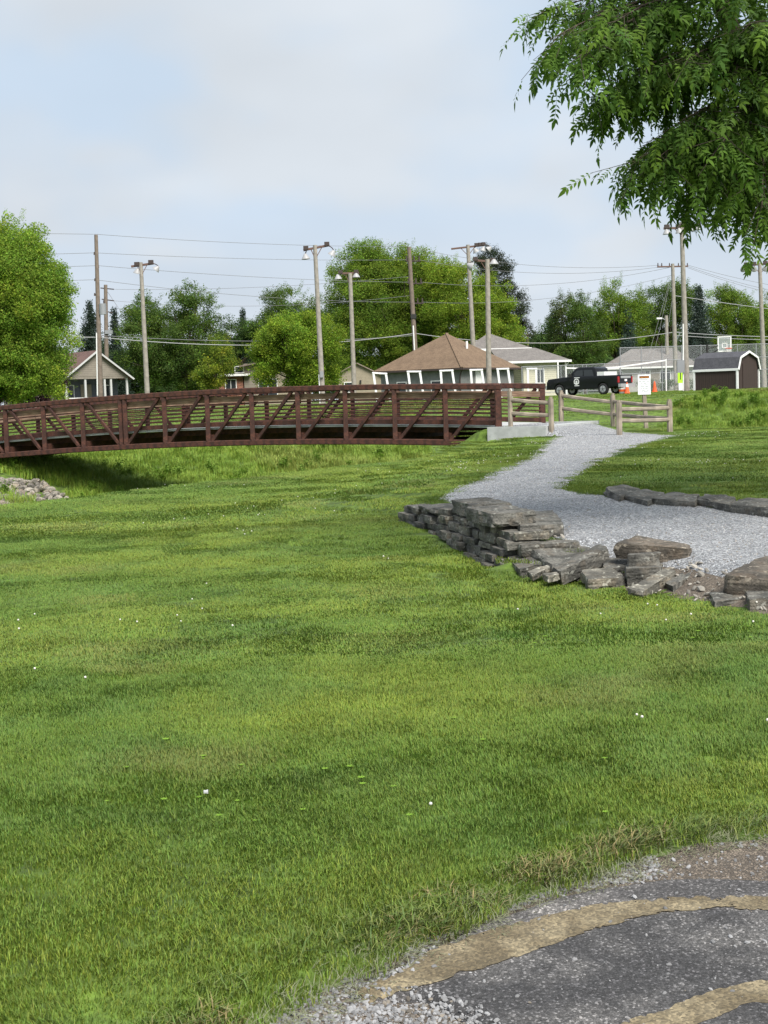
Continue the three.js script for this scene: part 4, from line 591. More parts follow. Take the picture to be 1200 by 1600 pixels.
{ // gambrel shed
  const c = place(1152, 612, 92), b = thing('garden_shed', 'small dark brown barn shaped shed with white trim', 'shed', c); b.rotation.y = -0.72; const L = 3.05, W = 2.95, h = 1.28;
  // local: near corner at origin, long side runs along -x, the gable face along -z
  const prof = [[0, h], [-0.32, h + 0.78], [-W / 2, h + 1.16], [-W + 0.32, h + 0.78], [-W, h]], wallG = [box(L, h, 0.08, -L / 2, h / 2, -0.04, 1.2), box(L, h, 0.08, -L / 2, h / 2, -W + 0.04, 1.2)]; mesh('side_wall', merge(wallG), M2.shedWall, b);
  for (const x of [-0.04, -L + 0.04]) { const s = new THREE.Shape([new THREE.Vector2(0, 0), ...prof.map(([z, y]) => new THREE.Vector2(z, y)), new THREE.Vector2(-W, 0)]); const g = new THREE.ExtrudeGeometry(s, { depth: 0.08, bevelEnabled: false }); g.rotateY(-Math.PI / 2); const m4 = new THREE.Matrix4().makeScale(1, 1, 1); g.computeBoundingBox(); const bb = g.boundingBox; g.translate(x - (bb.min.x + bb.max.x) / 2, 0, -W / 2 - (bb.min.z + bb.max.z) / 2); const q = boxUV(g, 1.2); q.computeVertexNormals(); mesh('gable_wall', q, M2.shedWall, b); }
  const P = (k, x, o = 0.03) => { const [z, y] = prof[k]; const cz = -W / 2; return v3(x, y + o, cz + (z - cz) * 1.03); };
  const roofs = []; for (let k = 0; k < 4; k++) roofs.push(plate(k < 2 ? [P(k, -L - 0.12), P(k, 0.12), P(k + 1, 0.12), P(k + 1, -L - 0.12)] : [P(k + 1, 0.12), P(k + 1, -L - 0.12), P(k, -L - 0.12), P(k, 0.12)], 0.06, 1.2)); const rf = mesh('roof', merge(roofs), M2.darkRoof, b);
  for (let k = 0; k < 4; k++) mesh('rake_trim', bar(P(k, 0.14, -0.02), P(k + 1, 0.14, -0.02), 0.05, 0.14), M.white, rf); mesh('eave_trim', bar(v3(-L - 0.12, h + 0.0, 0.07), v3(0.12, h + 0.0, 0.07), 0.05, 0.15), M.white, rf);
  for (const [x, z] of [[0.02, 0.02], [-L - 0.02, 0.02], [0.02, -W - 0.02]]) mesh('corner_trim', box(0.12, h, 0.12, x, h / 2, z), M.white, b);
  mesh('door', box(0.04, h + 0.35, 1.5, 0.025, (h + 0.35) / 2 + 0.05, -W / 2, 1.2), M2.shedWall, b);
}

// ---------------------------------------------------------------- vehicles and small things
{
  const c = place(921, 619, 102), t = thing('pickup_truck', 'black pickup truck with a white round door emblem parked on the grass', 'truck', c); t.rotation.y = -0.72;   // local: front at -x, its left side at +z
  const paint = new THREE.MeshPhysicalMaterial({ color: col(0.006, 0.007, 0.01), roughness: 0.5, specularIntensity: 0.5, clearcoat: 0.25, clearcoatRoughness: 0.05 }), rub = std({ color: col(0.015, 0.015, 0.016), roughness: 0.85 }), rim = std({ color: col(0.55, 0.55, 0.57), roughness: 0.35, metalness: 0.6 });
  const sh = (P, holes) => { const s = new THREE.Shape(); P.forEach((p, i) => (i ? (p.length === 2 ? s.lineTo(...p) : s.absarc(...p)) : s.moveTo(...p))); return s; };
  const ex = (s, w, z, bev = 0.05) => { const g = new THREE.ExtrudeGeometry(s, { depth: w - 2 * bev, bevelEnabled: true, bevelSize: bev, bevelThickness: bev, bevelSegments: 3, curveSegments: 16 }); g.translate(0, 0, z - (w - 2 * bev) / 2); return toCreasedNormals(g, 0.6); };
  const R = 0.5, yw = 0.42;
  const body = sh([[-3.0, 0.5], [-2.98, 0.95], [-2.85, 1.16], [-1.35, 1.28], [-1.0, 1.3], [2.92, 1.3], [2.96, 0.62], [2.3, 0.55], [1.72 + R, yw + 0.08], [1.72, yw, R, 0.16, Math.PI - 0.16, false], [1.72 - R - 0.02, 0.48], [-1.95 + R + 0.02, 0.48], [-1.95, yw, R, 0.16, Math.PI - 0.16, false], [-1.95 - R, 0.5]]);
  mesh('body', ex(body, 1.9, 0), paint, t);
  const cab = mesh('cab', ex(sh([[-1.35, 1.25], [-0.55, 1.86], [-0.3, 1.92], [0.85, 1.9], [1.0, 1.82], [1.08, 1.25]]), 1.62, 0, 0.08), paint, t);
  for (const s of [1, -1]) { const z = s * 0.822; for (const P of [[[-1.02, 1.36], [-0.46, 1.77], [0.02, 1.79], [0.02, 1.36]], [[0.1, 1.36], [0.1, 1.79], [0.8, 1.78], [0.93, 1.36]]]) { const g = new THREE.ExtrudeGeometry(new THREE.Shape(P.map((q) => new THREE.Vector2(...q))), { depth: 0.015, bevelEnabled: false }); g.translate(0, 0, s > 0 ? z - 0.003 : z - 0.012); mesh('side_window', g, M.glass, cab); } }
  mesh('windshield', plate([v3(-1.33, 1.3, -0.68), v3(-1.33, 1.3, 0.68), v3(-0.6, 1.85, 0.6), v3(-0.6, 1.85, -0.6)], 0.02), M.glass, cab); mesh('rear_window', plate([v3(1.09, 1.4, 0.6), v3(1.09, 1.4, -0.6), v3(1.03, 1.8, -0.55), v3(1.03, 1.8, 0.55)], 0.02), std({ color: col(0.45, 0.48, 0.52), roughness: 0.1 }), cab);
  mesh('bed_floor', box(1.7, 0.04, 1.5, 2.0, 1.32, 0), rub, t); mesh('tool_box', box(0.6, 0.32, 1.65, 1.5, 1.46, 0), M.white, t); mesh('tailgate', box(0.05, 0.62, 1.5, 2.99, 0.98, 0), paint, t);
  for (const s of [1, -1]) { mesh('tail_light', box(0.1, 0.42, 0.16, 2.96, 1.03, s * 0.87), std({ color: col(0.35, 0.012, 0.015), roughness: 0.25 }), t); mesh('headlight', box(0.1, 0.26, 0.3, -2.97, 0.95, s * 0.74), std({ color: col(0.7, 0.72, 0.75), roughness: 0.1 }), t); mesh('mirror', box(0.16, 0.24, 0.2, -0.95, 1.42, s * 1.02), M.black, t); }
  mesh('bumper', box(0.22, 0.24, 1.86, 3.1, 0.62, 0), rim, t); mesh('bumper', box(0.2, 0.28, 1.86, -3.06, 0.6, 0), rim, t); mesh('licence_plate', box(0.02, 0.15, 0.3, 3.03, 0.98, 0), M.white, t); mesh('tailgate_panel', box(0.015, 0.16, 1.3, 3.02, 1.2, 0), rim, t);
  for (const [x, z] of [[-1.95, 0.83], [1.72, 0.83], [-1.95, -0.83], [1.72, -0.83]]) { const ty = new THREE.TorusGeometry(0.31, 0.115, 12, 24); ty.scale(1, 1, 1.15); const w = mesh('wheel', ty, rub, t, v3(x, yw - 0.01, z)); const rr = new THREE.CylinderGeometry(0.25, 0.25, 0.2, 20); rr.rotateX(Math.PI / 2); mesh('rim', rr, rim, w); for (let k = 0; k < 5; k++) { const q = box(0.07, 0.2, 0.03, 0, 0.12, Math.sign(z) * 0.11); q.rotateZ(k * 1.2566); mesh('spoke', q, M.galv, w); } const hb = new THREE.CylinderGeometry(0.06, 0.06, 0.25, 12); hb.rotateX(Math.PI / 2); mesh('hub', hb, M.darkMetal, w); }
  // door emblem: a white ring, a shield in it and a bar above and below
  const em = mesh('door_emblem', (() => { const g = new THREE.RingGeometry(0.15, 0.225, 28); g.translate(-0.45, 0.98, 0.957); const b1 = new THREE.PlaneGeometry(0.48, 0.05); b1.translate(-0.4, 1.26, 0.957); const b2 = new THREE.PlaneGeometry(0.4, 0.055); b2.translate(-0.42, 0.7, 0.957); const s = new THREE.CircleGeometry(0.1, 5); s.translate(-0.45, 0.97, 0.957); const f = new THREE.PlaneGeometry(0.42, 0.06); f.translate(-0.45, 0.86, 0.959); return merge([g, b1, b2, s, f]); })(), M.white, t);
}
function cone(px, py, d, label) { const c = place(px, py, d), o = thing('traffic_cone', label, 'traffic cone', c, 'traffic cones by the truck'), or = std({ color: col(0.75, 0.12, 0.03), roughness: 0.6 }); mesh('base', box(0.42, 0.05, 0.42, 0, 0.025, 0), or, o); mesh('cone', new THREE.LatheGeometry([[0.19, 0.05], [0.12, 0.36], [0.045, 0.78], [0.0, 0.79]].map((p) => new THREE.Vector2(...p)), 16), or, o); return o; }
{
  const o = cone(980, 620, 99, 'orange traffic cone with a white collar behind the truck'); mesh('collar', new THREE.LatheGeometry([[0.104, 0.47], [0.068, 0.68], [0.066, 0.68], [0.102, 0.47]].map((p) => new THREE.Vector2(...p)), 16), M.white, o);
  cone(1023, 617, 101, 'plain orange traffic cone beside the caution sign'); const k = place(973, 619, 99.5), b = thing('bucket', 'white and orange bucket on the grass behind the truck', 'bucket', k); mesh('body', new THREE.LatheGeometry([[0, 0], [0.22, 0], [0.27, 0.42], [0.25, 0.42], [0.2, 0.03]].map((p) => new THREE.Vector2(...p)), 16), M.white, b); mesh('band', new THREE.LatheGeometry([[0.25, 0.16], [0.272, 0.32], [0.262, 0.32], [0.24, 0.16]].map((p) => new THREE.Vector2(...p)), 16), std({ color: col(0.75, 0.12, 0.03), roughness: 0.6 }), b);
}
{ // caution sign
  const b0 = V(1010.5, 674, 40.5), o = thing('caution_sign', 'white caution sign with orange header on a wooden post', 'sign', b0); mesh('post', bar(v3(0, -0.2, 0), v3(-0.06, 1.15, 0), 0.11, 0.1, 0.15), M.wood, o);
  const cv = document.createElement('canvas'); cv.width = 256; cv.height = 408; const x = cv.getContext('2d'); x.fillStyle = '#e8ebee'; x.fillRect(0, 0, 256, 408); x.fillStyle = '#15110c'; x.fillRect(26, 26, 204, 50); x.fillStyle = '#e8912a'; x.font = 'bold 43px sans-serif'; x.textAlign = 'center'; x.textBaseline = 'middle'; x.fillText('CAUTION', 128, 53, 190);
  x.fillStyle = '#20242a'; const r = rng(7); for (const [y, ws] of [[100, [[40, 205]]], [138, [[24, 72], [88, 150], [174, 232]]], [176, [[62, 90], [110, 190]]], [212, [[60, 110], [128, 200]]], [246, [[48, 128], [150, 212]]], [284, [[60, 84], [96, 140], [150, 206]]], [320, [[30, 56], [78, 160], [176, 236]]], [352, [[60, 100], [116, 200]]]]) for (const [a, b] of ws) for (let q = a; q < b - 5; q += 11) { const h = 15 + 4 * r(); x.fillRect(q, y - h / 2, 4, h); x.fillRect(q, y - h / 2 + (r() * h * 0.7), 8, 4); }
  const tx = new THREE.CanvasTexture(cv); tx.colorSpace = THREE.SRGBColorSpace; const g = new THREE.PlaneGeometry(0.35, 0.56); const pn = mesh('panel', box(0.36, 0.57, 0.012), M.white, o, v3(-0.06, 1.33, 0.062)); mesh('lettering', g, std({ map: tx, roughness: 0.6 }), pn, v3(0, 0, 0.0085));
}
{ // basketball hoop
  const c = place(1110, 606, 112), o = thing('basketball_hoop', 'basketball hoop with a clear backboard above the shed', 'basketball hoop', c), P = (px, py) => V(px, py, 112).sub(c); mesh('pole', tube([v3(-0.25, 0, 0), P(1105, 538)], 0.09, 10), M.black, o); mesh('arm', tube([P(1105, 556), P(1122, 546)], 0.06, 8), M.black, o); mesh('arm', tube([P(1105, 545), P(1122, 540)], 0.05, 8), M.black, o);
  const bc = P(1132, 537.5), w = 1.0, h = 1.12; const bd = mesh('backboard', box(w, h, 0.02), new THREE.MeshPhysicalMaterial({ color: col(0.9, 0.93, 0.95), roughness: 0.05, transmission: 0.85, thickness: 0 }), o, bc); mesh('backboard_frame', merge([box(w + 0.1, 0.08, 0.05, 0, h / 2, 0), box(w + 0.1, 0.08, 0.05, 0, -h / 2, 0), box(0.08, h, 0.05, -w / 2, 0, 0), box(0.08, h, 0.05, w / 2, 0, 0)]), M.white, bd); mesh('target_square', merge([box(0.36, 0.05, 0.03, 0, 0.05, 0.02), box(0.36, 0.05, 0.03, 0, -0.3, 0.02), box(0.05, 0.4, 0.03, -0.18, -0.12, 0.02), box(0.05, 0.4, 0.03, 0.18, -0.12, 0.02)]), M.white, bd);
  const rm = new THREE.TorusGeometry(0.23, 0.03, 8, 24); rm.rotateX(Math.PI / 2); mesh('rim', rm, std({ color: col(0.7, 0.08, 0.03), roughness: 0.5 }), o, bc.clone().add(v3(0.25, -0.36, 0.3))); const net = []; for (let k = 0; k < 10; k++) { const a = k * 0.628; net.push(tube([v3(Math.cos(a) * 0.22, 0, Math.sin(a) * 0.22), v3(Math.cos(a + 0.4) * 0.13, -0.4, Math.sin(a + 0.4) * 0.13)], 0.014, 4)); net.push(tube([v3(Math.cos(a) * 0.22, 0, Math.sin(a) * 0.22), v3(Math.cos(a - 0.4) * 0.13, -0.4, Math.sin(a - 0.4) * 0.13)], 0.014, 4)); } mesh('net', merge(net), M.white, o, bc.clone().add(v3(0.25, -0.36, 0.3)));
}
// chain link fences: posts, rails and a woven fabric
const linkTex = (() => { const t = makeTex(128, (u, v) => { const a = Math.abs(((u + v) * 4) % 1 - 0.5), b = Math.abs((((u - v) * 4) % 1 + 1) % 1 - 0.5); return Math.min(a, b) < 0.055 ? 1 : 0; }, false); return t; })();
const linkMat = std({ color: col(0.42, 0.44, 0.46), roughness: 0.6, alphaMap: linkTex, transparent: true, side: THREE.DoubleSide });
function chainFence(ptsPx, d0, d1, topY, hgt, rails, label) {
  const first = place(ptsPx[0], 610, d0), o = thing('chain_link_fence', label, 'fence', first); const P = ptsPx.map((px, i) => { const d = lerp(d0, d1, i / (ptsPx.length - 1)); return place(px, 610, d).sub(first); });
  P.forEach((p) => mesh('post', tube([p.clone().add(v3(0, -0.2, 0)), p.clone().add(v3(0, hgt + 0.05, 0))], 0.036, 8), M.galv, o));
  for (const f of rails) mesh('rail', tube([P[0].clone().add(v3(0, hgt * f, 0)), P[P.length - 1].clone().add(v3(0, hgt * f, 0))], 0.026, 6), M.galv, o);
  const a = P[0], b = P[P.length - 1], L = a.distanceTo(b), g = new THREE.BufferGeometry(); g.setAttribute('position', new THREE.Float32BufferAttribute([a.x, a.y, a.z, b.x, b.y, b.z, b.x, b.y + hgt, b.z, a.x, a.y, a.z, b.x, b.y + hgt, b.z, a.x, a.y + hgt, a.z], 3)); g.setAttribute('uv', new THREE.Float32BufferAttribute([0, 0, L * 3, 0, L * 3, hgt * 3, 0, 0, L * 3, hgt * 3, 0, hgt * 3], 2)); g.computeVertexNormals(); mesh('link_fabric', g, linkMat, o);
}
chainFence([970, 1003, 1035, 1066, 1096, 1124, 1153, 1182, 1212], 112, 116, 540, 3.55, [1, 0.7, 0.42], 'tall chain link fence around the basketball court');
chainFence([816, 849, 877, 897, 911, 917, 945, 969], 112, 112, 567, 2.35, [1, 0.12], 'lower chain link fence behind the pickup truck');
{ // volleyball net tape and its posts
  const o = thing('strung_tape', 'white tape strung between two posts behind the truck', 'tape', place(884, 610, 108)), q = o.position, a = V(884, 575, 108).sub(q), m = V(966, 573.5, 109).sub(q), b = V(1040.5, 563, 110).sub(q); mesh('tape', sweep([a, v3().copy(a).lerp(b, 0.25).add(v3(0, -0.2, 0)), m, b], 0.02, 0.1), M.white, o); mesh('post', tube([v3(a.x, -0.1, a.z), a.clone().add(v3(0, 0.1, 0))], 0.05, 8), M.white, o); const g2 = place(1041, 610, 110).sub(q); mesh('post', tube([g2, b.clone().add(v3(0, 0.1, 0))], 0.05, 8), M.white, o);
}
// white frames standing before the park building
[[582, 604.5, 582.5, 584], [636, 657.5, 580.5, 580.5], [687, 708, 579.3, 578.6], [734, 754, 578, 577.6], [776, 795, 576.4, 576], [823, 839, 576, 576]].forEach(([x0, x1, y0, y1], i) => {
  const d = [100, 100.5, 101, 101.5, 102, 106][i], a = V(x0 + 1.5, y0 + 1, d), b = V(x1 - 1.5, y1 + 1, d), o = thing('white_frame', ['first white frame of the row, set by the tan garage', 'second white frame of the row from the garage', 'third white frame of the row from the garage', 'fourth white frame of the row from the garage', 'fifth white frame of the row, tilted past the grey pole', 'narrow white frame standing before the cream house'][i], 'frame', place((x0 + x1) / 2, 612, d), 'white frames before the park building'), q = o.position, lean = i === 5 ? 0 : 0.3;
  for (const [p, s] of [[a, i < 1 || i === 4 || i === 1 ? 0.22 : 0.1], [b, 0.28]]) mesh('leg', bar(v3(p.x + (p === a ? s : s * 0.9) * (lean ? 1 : 0) - q.x, -0.05, 0.05), v3().copy(p).sub(q), 0.16, 0.13), M.white, o); mesh('top_bar', bar(v3().copy(a).sub(q).add(v3(-0.09, 0.04, 0.02)), v3().copy(b).sub(q).add(v3(0.09, 0.04, 0.02)), 0.13, 0.12), M.white, o);
});
{ // small roadside sign, lime board by the fence, mailbox-like boxes
  const s = place(413, 616, 118), o = thing('road_sign', 'small white road sign on a dark post before the brick house', 'sign', s); mesh('post', box(0.08, 2.2, 0.08, 0, 1.1, 0), M.darkMetal, o); mesh('panel', box(0.3, 0.55, 0.03, 0, 1.95, 0.06), M.white, o);
  const l = place(1063, 612, 108), q = thing('warning_board', 'lime green warning board on a white base by the court fence', 'board', l); mesh('board', box(0.36, 0.82, 0.06, 0, 1.0, 0), std({ color: col(0.42, 0.75, 0.03), roughness: 0.6 }), q); mesh('stripe', box(0.07, 0.55, 0.01, 0.02, 1.12, 0.036), M.black, q); mesh('base', box(0.32, 0.58, 0.2, 0.03, 0.29, 0), M.white, q);
  const sd = [[985, 609], [1070, 606], [1100, 608], [1085, 616], [1030, 617], [985, 617]].map(([x, y], i) => [V(x, y, 100).x, i < 3 ? 112 : 97]);
  structure('sand_patch', sheet(range(15, 24, 0.3), range(95, 114, 0.3), (x, d) => sdPoly(sd, x, d) + 0.8 * (fbm(x, d, 3, 81) - 0.5), (x, d) => H(x, d) + 0.02, 2), M.sand, 'pale sandy strip of ground beside the court fence', 'sand');
  structure('road', sheet(range(-70, 6, 0.8), range(84, 96, 0.6), (x, d) => Math.abs(d - 88 - x * 0.1 - 3) - 3, (x, d) => H(x, d) + 0.03, 3), std({ map: texAsph, color: col(3.2, 3.1, 3.0), roughness: 0.95 }), 'pale grey road running past the porch house', 'road');
  const pp = G(322, 1252), pa = rock([v3(-0.014, 0.018, -0.01), v3(0.013, 0.022, -0.008), v3(0.015, 0.014, 0.01), v3(-0.012, 0.016, 0.01), v3(-0.014, 0.004, -0.01), v3(0.013, 0.005, -0.008), v3(0.015, 0.002, 0.01), v3(-0.012, 0.003, 0.01)], 5, 0.004, [4, 2, 4]); tag(mesh('paper_scrap', pa, std({ color: col(0.4, 0.41, 0.41), roughness: 0.9 }), null, pp.add(v3(0, 0.028, 0))), 'crumpled white paper scrap lying on the lawn', 'paper');
}

// ---------------------------------------------------------------- grass
const blade = (L, w, lean, az, x, z, col3, P, C, N) => {   // a bent blade of three triangles
  const dx = Math.cos(az), dz = Math.sin(az), sx = -dz * w / 2, sz = dx * w / 2, h1 = L * 0.55, l1 = lean * L * 0.3, h2 = L * (1 - 0.35 * lean), l2 = lean * L * 0.85;
  const a = [x - sx, 0, z - sz], b = [x + sx, 0, z + sz], c = [x + dx * l1 - sx * 0.8, h1, z + dz * l1 - sz * 0.8], d = [x + dx * l1 + sx * 0.8, h1, z + dz * l1 + sz * 0.8], e = [x + dx * l2, h2, z + dz * l2];
  for (const t of [[a, b, d], [a, d, c], [c, d, e]]) for (const p of t) { P.push(...p); C.push(...col3); }
};
function patch(size, n, L0, L1, w, seed, opt = {}) {
  const r = rng(seed), P = [], C = [];
  for (let i = 0; i < n; i++) {
    const x = (r() - 0.5) * size * 1.25, z = (r() - 0.5) * size * 1.25, dry = r() < (opt.dry ?? 0.05), k = 0.75 + 0.5 * r(), az = r() < 0.55 ? (r() - 0.5) * 1.6 : r() * 6.28;
    const c = dry ? [1.55 * k, 1.22 * k, 1.5 * k] : [(0.85 + 0.4 * r()) * k, k, (0.8 + 0.4 * r()) * k];
    blade(lerp(L0, L1, r() * r() * 0.6 + r() * 0.4), w * (0.7 + 0.6 * r()), (opt.lean ?? 0.35) + 0.55 * r(), az, x, z, c, P, C);
  }
  const g = new THREE.BufferGeometry(); g.setAttribute('position', new THREE.Float32BufferAttribute(P, 3)); g.setAttribute('color', new THREE.Float32BufferAttribute(C, 3)); g.computeVertexNormals(); return g;
}
const grassMat = new THREE.MeshPhysicalMaterial({ color: col(1, 1, 1), vertexColors: true, roughness: 0.62, side: THREE.DoubleSide, specularIntensity: 0.6 });
const lawnTone = (x, d) => {   // species and wear patches of the lawn
  const a = fbm(x * 0.55, d * 0.55, 3, 601), b = fbm(x * 2.6, d * 2.6, 3, 607), c = vnoise(x * 0.16, d * 0.16, 613), e = vnoise(x * 7, d * 7, 615);
  let t = mixc([0.093, 0.163, 0.021], [0.138, 0.202, 0.025], smooth(0.3, 0.7, a)); t = mixc(t, [0.074, 0.15, 0.03], smooth(0.5, 0.72, b) * 0.5); t = mixc(t, [0.15, 0.175, 0.045], smooth(0.62, 0.8, fbm(x * 1.3 + 40, d * 1.3, 3, 617)) * 0.55);
  const k = 0.85 + 0.3 * e; return col(t[0] * k, t[1] * k, t[2] * k);
};
const seenX = (d, m) => 0.272 * d * m + 0.5;
const inDitch = (x, d) => sdPoly(DITCH, x, d) < -0.2;
function lawn(name, d0, d1, step, variants, seed, label, mask, scale = 1, m = 1.3, tone = lawnTone) {
  const lists = variants.map(() => []), r = rng(seed);
  for (let d = d0; d < d1; d += step) for (let x = -seenX(d, m); x < seenX(d, m); x += step) {
    const X = x + (r() - 0.5) * step, D = d + (r() - 0.5) * step, q = r(), q2 = r(), q3 = r(), s0 = mask(X, D, r); if (s0 <= 0) continue;
    const ang = 6.28 * vnoise(X * 0.25, D * 1.1, 631) + (q - 0.5) * 3.6, s = scale * s0 * (0.85 + 0.35 * q2), y = H(X, D);
    lists[Math.floor(q3 * variants.length)].push({ p: v3(X, y - 0.006, -D), q: turnQ(0, ang, 0), s: v3(s, s * (0.86 + 0.28 * vnoise(X * 1.7, D * 1.7, 641)), s), c: tone(X, D) });
  }
  lists.forEach((l, i) => l.length && scatter(name, variants[i], grassMat, l, label, 'grass'));
}
const lawnMask = (x, d) => { if (inDitch(x, d)) return 0; const lf = lotField(x, d); if (lf < 0.015) return 0; const pf = d > 7 && x > -1 ? pathField(x, d) : 1; if (pf < 0.02) return 0; if (d > 13.12 && d < 17.6 && dLine([[0.19, 17.2], [1.14, 13.15]], x, d) < 0.32 && x > lerp(0.12, 1.1, (17.2 - d) / 4.1)) return 0; if (d < 13.05 && d > 8.4 && x > wallX(d) + 0.04 && pf < 1.6) return r01(x, d) < 0.03 ? 0.6 : 0; if (ax(x, d) < 1.6 && ax(x, d) > -0.4 && bx_(x, d) > -0.35 && bx_(x, d) < 3.8) return 0; return 1; };
const wallX = (d) => { for (let i = 0; i < WALL.length - 1; i++) if (d <= WALL[i][1] && d >= WALL[i + 1][1]) return lerp(WALL[i][0], WALL[i + 1][0], (WALL[i][1] - d) / (WALL[i][1] - WALL[i + 1][1])); return 99; };
const r01 = (x, d) => hash2(Math.round(x * 50), Math.round(d * 50), 9);
const off = (lo, hi) => (x, d) => { if (d > 7 && x > -1.5) { const f = pathField(x, d); if (f < lo || f > hi) return 0; } else if (hi < 9) return 0; return lawnMask(x, d); };
const nearP = [1, 2, 3, 4].map((k) => patch(0.2, 480, 0.018, 0.05, 0.0029, 700 + k, { lean: 0.22 }));
const midP = [1, 2, 3].map((k) => patch(0.34, 560, 0.018, 0.042, 0.0048, 720 + k));
const farP = [1, 2].map((k) => patch(0.65, 620, 0.018, 0.04, 0.009, 740 + k));
lawn('lawn_grass', 2.6, 8.5, 0.125, nearP, 1, 'short mown lawn grass near the car park', lawnMask, 1, 1.45);
lawn('lawn_grass', 8.5, 18, 0.23, midP, 2, 'mown lawn grass between the car park and the stone wall', off(0.2, 99));
lawn('lawn_grass', 18, 42, 0.42, farP, 3, 'mown lawn grass beside the bridge and the path', off(0.38, 99));
lawn('path_edge_grass', 12, 18, 0.12, nearP, 21, 'short grass along the near edge of the gravel path', off(0.03, 0.24));
lawn('path_edge_grass', 18, 38, 0.2, midP, 22, 'short grass along the distant edge of the gravel path', off(0.05, 0.46));
{ // mown grass beyond the ditch
  const vastP = [1, 2].map((k) => patch(1.6, 420, 0.03, 0.06, 0.025, 760 + k));
  lawn('far_lawn_grass', 42, 116, 1.05, vastP, 4, 'mown grass beyond the ditch around the houses', (x, d) => (inDitch(x, d) && tall(x, d) > 0 ? 0 : 1), 1, 1.25, (x, d) => { const c = lawnTone(x * 0.4, d * 0.4); return col(c.r * 1.15, c.g * 1.1, c.b * 1.0); });
}
// ragged, partly dry grass hanging over the asphalt edge
{
  const v = [1, 2, 3].map((k) => patch(0.12, 60, 0.05, 0.135, 0.004, 780 + k, { dry: 0.32, lean: 0.45 })), lists = [[], [], []], r = rng(8);
  for (let i = 0; i < 9000; i++) { const x = -1.6 + r() * 4.4, d = 2.7 + r() * 3, f = lotField(x, d); if (f < 0.0 || f > 0.26 || r() > 0.4 * (1 - f / 0.26) + 0.03) continue; if (fbm(x * 3, d * 3, 2, 791) < 0.36) continue; const s = 0.6 + 0.6 * r(), k = r(); lists[i % 3].push({ p: v3(x, H(x, d) - 0.015, -d), q: turnQ(0, -0.8 + (r() - 0.5) * 2.4, 0), s: v3(s, s * (0.5 + 0.45 * r()), s), c: k < 0.25 ? col(0.15, 0.155, 0.055) : col(0.095, 0.145, 0.03) }); }
  lists.forEach((l, i) => scatter('edge_grass', v[i], grassMat, l, 'longer half dry grass hanging over the asphalt edge', 'grass'));
  // straw litter on the bare strip
  const st = patch(0.1, 16, 0.03, 0.07, 0.0022, 799, { dry: 1, lean: 1.0 }), L = []; for (let i = 0; i < 5000 && L.length < 420; i++) { const x = -1 + r() * 3.6, d = 3 + r() * 2.6, f = lotField(x, d); if (f > 0.02 || f < -0.13) continue; L.push({ p: v3(x, yDirt(x, d) + 0.004, -d), q: turnQ(0.2, r() * 6.28, 0.2), s: v3(1, 0.35, 1), c: col(0.11, 0.15, 0.07) }); } scatter('straw', st, grassMat, L, 'dry straw littering the edge of the asphalt', 'straw');
}
